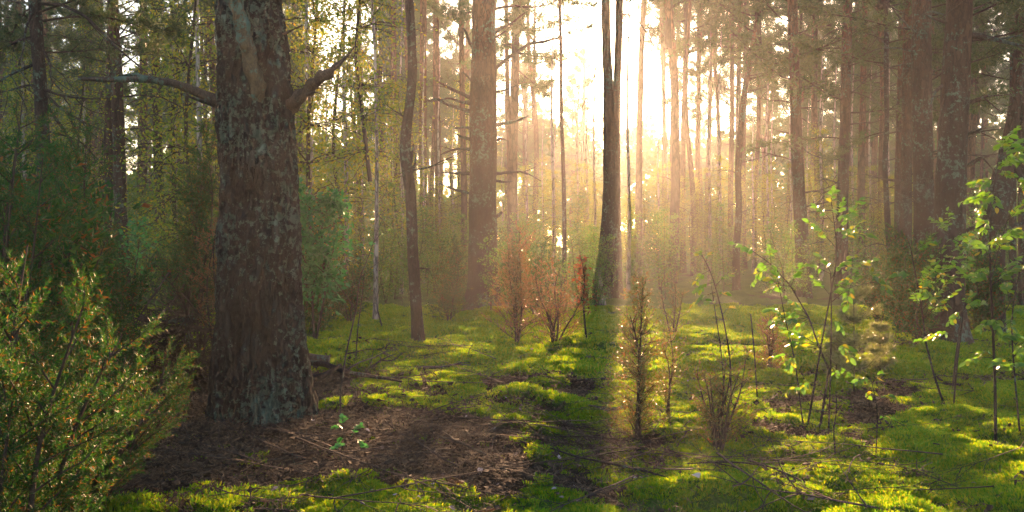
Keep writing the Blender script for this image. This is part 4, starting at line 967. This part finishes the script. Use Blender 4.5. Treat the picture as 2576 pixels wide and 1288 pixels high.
# broken stump sliver by the twin pine
x, y = at_px(1512, 20.5), 20.5
o = root('broken_stump', 'narrow pale splintered stump leaning at the left foot of the twin pine', 'stump', (x, y, gz(x, y)))
V, Fq, *_ = trunk_geo([[0.05, 0, -.1], [0, 0, .4], [-.05, 0, .85]], [.09, .06, .02], 16, 9, .012, 3, fr=9); part('wood', Geo().add(V, Fq).mesh('wood', M_BIRCH), o)

# fallen leaves that can be told apart
def leaf_mesh(seed, curl=.25, wd=.30, bend=.18, m=None, n=5):
    """oval leaf, unit length along +X, folded on its midrib and arched"""
    r = np.random.default_rng(seed); V = []; Fc = []
    for i in range(n+1):
        t = i/n; w_ = wd*math.sin(math.pi*min(1, t**.85))**.8 if 0 < i < n else .004; z = -bend*t*t*1.5+.05*math.sin(t*5+seed)
        for j, sd in enumerate((-1, 0, 1)): V.append((t, sd*w_, z+(curl*w_*abs(sd)))+())
    for i in range(n):
        for j in range(2): a = i*3+j; Fc.append((a, a+1, a+4, a+3))
    return Geo().add(V, Fc).mesh('leaf', m or M_LEAF)
FL = [leaf_mesh(s, c, .36, b, M_FALLEN) for s, c, b in ((1, .5, .3), (2, .8, .1), (3, -.6, .3))]
for k, (px, py, sz, lb) in enumerate([(1735, 1196, .085, 'pale upturned dead leaf on green moss in the lower middle'), (1760, 1222, .07, 'flat brown leaf just below the pale upturned one'), (2050, 1226, .06, 'whitish curled leaf near the bottom of the bright moss'),
        (1128, 1262, .05, 'small white leaf at the very bottom edge of the moss'), (1870, 1262, .05, 'dull dead leaf at the bottom edge right of the middle'), (1100, 1115, .055, 'pale leaf in the litter left of the sunlit patch'),
        (1335, 905, .05, 'brown leaf on the mound before the orange juniper'), (1450, 1232, .045, 'mauve leaf lying near the wiry branch'), (1248, 1070, .05, 'sunlit pinkish leaf among twigs in the litter'), (1210, 1160, .05, 'shiny leaf on the rim of the sunny moss hollow'),
        (2205, 1000, .05, 'pale leaf on the moss under the little seedling'), (1140, 985, .05, 'pale leaf on litter near the bent grey branch'), (700, 1230, .045, 'small grey leaf on moss at the lower left'), (915, 1090, .05, 'grey leaf on the litter beside the green seedling')]):
    x, y = from_px(px, py); o = lay(FL[k % 3], 'fallen_leaf', lb, 'leaf', x, y, k*1.9, 1, up=.035); o.scale = (sz,)*3
MOR = leafmat('orange_leaf_skin', [(0, (.45, .12, .03)), (1, (.5, .16, .04))], (1.4, 1, .8), .4)
x, y = from_px(1786, 1108); o = lay(leaf_mesh(5, .6, .4, .3, MOR), 'fallen_leaf', 'bright orange leaf at the foot of the vase shaped bronze juniper', 'leaf', x, y, 1, 1, up=.04); o.scale = (.07,)*3
rl = np.random.default_rng(33)
for q in range(70):
    px, py = rl.normal()*380+1300, rl.uniform(960, 1260)
    if px < 600: continue
    x, y = from_px(px, py); z_ = zw(px, py)
    o = lay(FL[q % 3], 'fallen_leaf', f'small dead leaf {ZW[z_]}', 'leaf', x, y, q*1.3, 1, f'small dead leaves {ZW[z_]}', up=.03); o.scale = (rl.uniform(.02, .04),)*3
# pine cones
def cone_mesh():
    g = Geo(); r = np.random.default_rng(1); V, Fq = tube([[0, 0, 0], [.008, 0, 0], [.022, 0, 0], [.036, 0, 0], [.044, 0, 0]], [.004, .011, .012, .007, .001], 8); g.add(V, Fq)
    tv = np.array([[-.3, 0, 0], [.3, 0, 0], [0, 0, 1], [0, .3, .5]]); tf = np.array([[0, 1, 2], [0, 3, 1], [0, 2, 3]])
    p = []; d = []
    for i in range(40): t = i/40; a = i*2.4; q = .010*math.sin(math.pi*(.15+.8*t)); p.append([.004+.038*t, q*math.cos(a), q*math.sin(a)]); d.append([.5, math.cos(a), math.sin(a)])
    scatter(g, tv, tf, np.array(p), norm(np.array(d)), .011); return g.mesh('pine_cone', M_DEAD, False)
PC = cone_mesh()
for q in range(26):
    px, py = rl.normal()*330+1150, rl.uniform(1010, 1250)
    if px < 560: continue
    x, y = from_px(px, py); z_ = zw(px, py); lay(PC, 'pine_cone', f'dark little pine cone {ZW[z_]}', 'pine cone', x, y, q, rl.uniform(.8, 1.1), f'pine cones {ZW[z_]}', up=.022)

# ------------------------------------------------------------------ broad-leaved saplings with single leaves
LM = [leaf_mesh(11, .25, .27, .22), leaf_mesh(12, .45, .30, .35), leaf_mesh(13, .1, .25, .1), leaf_mesh(14, -.2, .28, .3)]
def sapling(name, label, Y, stems, twigs, size=.05, seed=1, m=None, lf=None, dY=.0):
    """stems: list of (points, w0, w1) in outline coordinates; twigs: (start, end, number of leaves)"""
    r = np.random.default_rng(seed); b = stems[0][0][0]; x = at_px(b[0], Y); z = gz(x, Y); o = root(name, label, 'sapling', (x, Y, z)); O = np.array([x, Y, z])
    for pts, w0, w1 in stems:
        W = np.array([P(px, py, Y+dY*r.normal()*.12) for px, py in pts])
        if pts[0][1] > 900: W[0][2] = gz(W[0][0], W[0][1])-.04
        Q, rq = resample(W, np.linspace(w0, w1, len(W))/F*Y/2, 26); V, Fq = tube(Q-O, rq, 6); part('stem', Geo().add(V, Fq).mesh('stem', m or M_DARK), o)
    todo = []
    if seed in (51, 53, 54):    # fuller crowns: side shoots beside the drawn ones
        twigs = list(twigs)+[((a[0], a[1]), (b[0]+r.normal()*26, b[1]+r.normal()*22-6), n_, r.normal()*.3) for (a, b, n_, *_) in twigs for _ in range(1 if seed == 51 else 2) if r.random() < (.45 if seed == 51 else .75)]
    for tw in twigs:
        (x0, y0), (x1, y1), nl = tw[:3]; d0 = tw[3] if len(tw) > 3 else r.normal()*.12
        A = P(x0, y0, Y); B = P(x1, y1, Y+d0); Mx = (A+B)/2+[0, 0, .02]; Q, rq = resample([A, Mx, B], [.0025, .002, .001], 10)
        V, Fq = tube(Q-O, rq, 4); part('twig', Geo().add(V, Fq).mesh('twig', m or M_DARK), o)
        D = norm(B-A)
        nl = int(nl*(2.0 if seed in (51, 53, 54) else 2.6))
        for i in range(nl):
            t = 1-.62*(i/max(1, nl))**1.1; c = Q[int(t*9)]; sd = 1 if i % 2 else -1
            side = norm(np.cross(D, [0, 0, 1]))*sd; d = norm(D*(.9 if i else 1.5)+side*r.uniform(.5, 1.1)*(i > 0)+np.array([0, r.normal()*.35, r.normal()*.25-.1]))
            q = Vector(d).to_track_quat('X', 'Z'); me = (lf or LM)[int(r.integers(0, 4))]; Mr = q.to_matrix() @ Matrix.Rotation(r.uniform(-1.25, 1.25), 3, 'X'); s = size*r.uniform(.6, 1.15)
            todo.append((me, c-O, Mr, s))
    r.shuffle(order := list(range(len(todo)))); rest = Geo()
    for k, i in enumerate(order):
        me, c, Mr, s = todo[i]
        if k < 290:
            l = bpy.data.objects.new('leaf', me); COL.objects.link(l); l.parent = o; l.location = tuple(c); l.rotation_euler = Mr.to_euler(); l.scale = (s, s, s)
        else:           # past 290 leaves the rest are one part
            V = np.array([tuple(v.co) for v in me.vertices]); rest.add(V@np.array(Mr).T*s+c, [tuple(p.vertices) for p in me.polygons])
    if rest.n: part('foliage', rest.mesh('foliage', M_LEAF), o)['kind'] = 'stuff'
    return o

sapling('leafy_sapling', 'spreading yellow green leafed sapling with crossing dark stems, centre right', 6.85,
  [([(2030, 1060), (2052, 960), (2068, 860), (2090, 740), (2108, 640), (2098, 560), (2090, 500)], 6, 2), ([(2062, 1058), (2082, 960), (2086, 930), (2060, 870), (2036, 800), (1990, 720), (1940, 665), (1905, 640)], 7, 2),
   ([(2086, 930), (2092, 860), (2092, 760), (2090, 690)], 5, 2.5), ([(2092, 760), (2140, 720), (2190, 712), (2250, 700)], 3, 1.2), ([(2025, 1010), (2000, 900), (1975, 800), (1960, 720)], 4, 1.5)],
  [((2100, 560), (2120, 505), 6), ((2098, 600), (2160, 505), 7), ((2104, 620), (2165, 560), 5), ((2095, 560), (2050, 520), 5), ((2100, 620), (2035, 560), 7), ((2090, 520), (2095, 482), 6), ((2100, 590), (2190, 595), 5, -.15),
   ((1905, 640), (1878, 632), 4), ((1940, 665), (1890, 715), 5), ((1940, 665), (1935, 625), 5), ((1990, 720), (1930, 730), 5), ((1990, 720), (2010, 680), 5), ((2036, 800), (1965, 790), 6), ((2036, 800), (1990, 840), 6), ((2060, 870), (1990, 868), 6), ((2086, 740), (2045, 700), 6), ((2092, 700), (2130, 655), 7), ((2092, 690), (2060, 640), 6),
   ((2140, 720), (2165, 690), 6), ((2190, 712), (2200, 680), 5), ((2250, 700), (2275, 690), 6), ((2200, 710), (2235, 730), 5), ((2140, 720), (2130, 770), 4), ((2090, 800), (2120, 830), 4), ((2000, 900), (1950, 900), 5), ((1975, 800), (1935, 780), 4), ((2092, 860), (2140, 900), 5), ((2086, 920), (2150, 950), 3), ((2060, 960), (2010, 985), 3), ((1960, 720), (1925, 700), 5), ((2090, 740), (2130, 700), 5)], .062, 51)
sapling('leafy_sapling', 'thin twin stemmed sapling with few leaves near its top, beside the bronze juniper', 7.1,
  [([(1842, 1000), (1838, 900), (1820, 800), (1800, 720), (1780, 660), (1765, 640)], 5, 1.6), ([(1830, 1000), (1815, 880), (1800, 790), (1790, 720)], 4, 1.5)],
  [((1765, 645), (1758, 640), 4), ((1785, 680), (1748, 712), 4), ((1795, 710), (1752, 735), 5), ((1800, 735), (1745, 765), 5), ((1800, 720), (1838, 690), 4), ((1808, 750), (1830, 738), 4), ((1818, 790), (1845, 775), 2), ((1805, 770), (1780, 760), 3), ((1775, 660), (1785, 640), 3)], .058, 52)
sapling('leafy_sapling', 'leafy dark stemmed sapling leaning left, in front of the stout dark pine', 7.6,
  [([(2382, 1020), (2350, 940), (2330, 860), (2320, 780), (2305, 700), (2290, 620), (2280, 590)], 6, 2), ([(2400, 1000), (2410, 900), (2418, 840), (2425, 780)], 5, 2), ([(2330, 860), (2300, 800), (2330, 740)], 3, 1.5)],
  [((2320, 780), (2325, 700), 6), ((2310, 720), (2350, 680), 6), ((2325, 800), (2385, 770), 7), ((2320, 780), (2400, 700), 8), ((2330, 740), (2410, 640), 8), ((2330, 740), (2380, 610), 7), ((2400, 700), (2440, 660), 6), ((2400, 700), (2450, 700), 5), ((2425, 780), (2440, 740), 5), ((2425, 780), (2395, 800), 5), ((2380, 620), (2430, 590), 6), ((2390, 600), (2370, 560), 5), ((2418, 840), (2340, 845), 4), ((2300, 640), (2345, 610), 4), ((2305, 700), (2340, 720), 5), ((2410, 640), (2460, 620), 6)], .058, 53)
sapling('leafy_sapling', 'tall leafy sapling with glossy green leaves at the right edge', 6.2,
  [([(2508, 1055), (2505, 960), (2500, 850), (2494, 740), (2490, 640), (2492, 520), (2505, 430), (2515, 370)], 8, 2), ([(2570, 1010), (2550, 900), (2545, 800), (2560, 700), (2580, 640)], 5, 2), ([(2494, 700), (2530, 560), (2560, 480)], 3, 1.3), ([(2500, 850), (2540, 760), (2580, 720)], 3, 1.5)],
  [((2515, 380), (2530, 355), 7), ((2510, 400), (2570, 375), 8), ((2505, 420), (2580, 410), 8), ((2500, 440), (2545, 440), 7), ((2500, 450), (2475, 470), 6), ((2495, 480), (2470, 530), 6), ((2495, 500), (2450, 500), 3), ((2530, 560), (2570, 530), 7), ((2560, 480), (2585, 470), 6), ((2492, 560), (2470, 560), 4), ((2490, 640), (2440, 600), 6),
   ((2490, 640), (2540, 620), 7), ((2494, 700), (2450, 690), 6), ((2494, 720), (2560, 680), 8), ((2560, 700), (2585, 660), 6), ((2500, 780), (2460, 760), 6), ((2500, 800), (2470, 830), 7), ((2545, 800), (2575, 780), 6), ((2500, 860), (2560, 850), 8), ((2503, 900), (2470, 890), 5), ((2550, 900), (2580, 880), 6), ((2505, 940), (2540, 920), 6), ((2540, 760), (2530, 720), 5), ((2530, 600), (2575, 590), 7)], .058, 54)
sapling('seedling', 'little seedling with broad pale leaves on the bright moss, below the leafy sapling', 5.9, [([(2205, 1125), (2210, 1040), (2200, 980), (2190, 950)], 3, 1.4)], [((2192, 955), (2160, 960), 4), ((2195, 965), (2225, 940), 3), ((2205, 1010), (2250, 1000), 5), ((2200, 985), (2185, 1000), 3), ((2208, 1060), (2245, 1052), 2)], .05, 55)
sapling('seedling', 'bushy green seedling in the litter just right of the old pine', 5.9, [([(872, 1145), (870, 1110), (862, 1080)], 3, 1.5), ([(872, 1145), (895, 1110)], 2.5, 1.2)], [((865, 1085), (838, 1075), 4), ((862, 1080), (860, 1050), 4), ((868, 1100), (850, 1115), 4), ((880, 1110), (905, 1070), 5), ((895, 1112), (910, 1120), 4), ((872, 1120), (840, 1130), 4)], .045, 56, lf=[leaf_mesh(21+i, .3, .33, .2, M_OAK) for i in range(4)])
sapling('bare_sapling', 'thin grey bare sapling in front of the litter, right of the old pine', 6.3, [([(858, 1130), (855, 1000), (868, 900), (895, 780), (905, 700), (925, 650), (958, 560)], 6, 1.5), ([(895, 780), (860, 730), (830, 690)], 2.5, 1), ([(905, 700), (950, 660), (985, 640)], 2, 1), ([(898, 755), (935, 745)], 2, 1)], [((925, 650), (900, 610), 1), ((940, 610), (975, 580), 1), ((900, 720), (870, 700), 1)], .03, 57, m=M_DEAD)
sapling('bare_sapling', 'dark bare sapling with upright forks between the pale birch and the kinked tree', 9.3, [([(895, 900), (900, 820), (912, 740), (915, 690)], 4, 1.4), ([(960, 820), (945, 760), (960, 700)], 4, 1.4)], [((905, 790), (925, 750), 1), ((910, 750), (890, 710), 1)], .03, 58)
sapling('bare_sapling', 'straight black leafless stick standing between the saplings at centre right', 7.9, [([(1908, 965), (1898, 880), (1889, 790)], 4, 3)], [((1891, 800), (1880, 785), 0)], .03, 59)
sapling('bare_sapling', 'crooked dead stick sapling standing in the bright moss at the lower right', 6.0, [([(2105, 1128), (2098, 1080), (2108, 1030), (2104, 985)], 4, 2.5)], [((2106, 1040), (2120, 1020), 0), ((2100, 1080), (2085, 1050), 0)], .03, 60)
sapling('bare_sapling', 'broken grey snag stump shoot before the stout dark pine', 8.3, [([(2400, 940), (2410, 880), (2420, 820), (2428, 770)], 10, 6)], [((2420, 820), (2440, 800), 0)], .03, 61, m=M_DEAD)

# young pine with glowing needles behind the sapling
def young_pine(name, label, px, Y, h, seed, lean=0.0):
    r = np.random.default_rng(seed); x = at_px(px, Y); z = gz(x, Y); o = root(name, label, 'young pine', (x, Y, z))
    st, rw = resample([[0, 0, -.05], [lean*.3, 0, h*.4], [lean, .02, h]], [.008, .006, .002], 14); part('stem', Geo().add(*tube(st, rw, 6)).mesh('stem', M_TWIG), o)
    tv, tf = needles(16, .055, .0042, seed=seed, zspan=.03, fwd=.5)
    for w_ in range(4):
        t = .3+.22*w_; i = int(t*13)
        for b in range(5):
            az = b*1.256+w_*.6; L = h*(.52-.38*t)*r.uniform(.7, 1.1); d = norm([math.cos(az), math.sin(az), .35]); pts = np.array([st[i], st[i]+d*L*.5, st[i]+norm(d+[0, 0, .25])*L])
            g = Geo(); g.add(*tube(pts, [.004, .003, .0015], 4), 0); m = 26; tt = r.random(m)[:, None]; c = pts[0]*(1-tt)+pts[2]*tt+r.normal(size=(m, 3))*.012
            scatter(g, tv, tf, c, norm(d+r.normal(size=(m, 3))*.3), r.uniform(.8, 1.2, m), 1); part('bough', g.mesh('bough', [M_TWIG, M_YP]), o)
    return o
M_YP = leafmat('young_pine_needles', [(0, (.07, .11, .04)), (1, (.16, .17, .07))], (1.9, 1.7, 1.0), .5, .3, .6)
young_pine('young_pine', 'little young pine with glowing soft needles behind the yellow leaved sapling', 2150, 8.3, .95, 1)
young_pine('young_pine', 'low young pine right of the glowing one with side shoots', 2215, 9.0, .5, 2)
young_pine('young_pine', 'small young pine with gleaming needles left of the glowing one', 2105, 8.9, .45, 3)
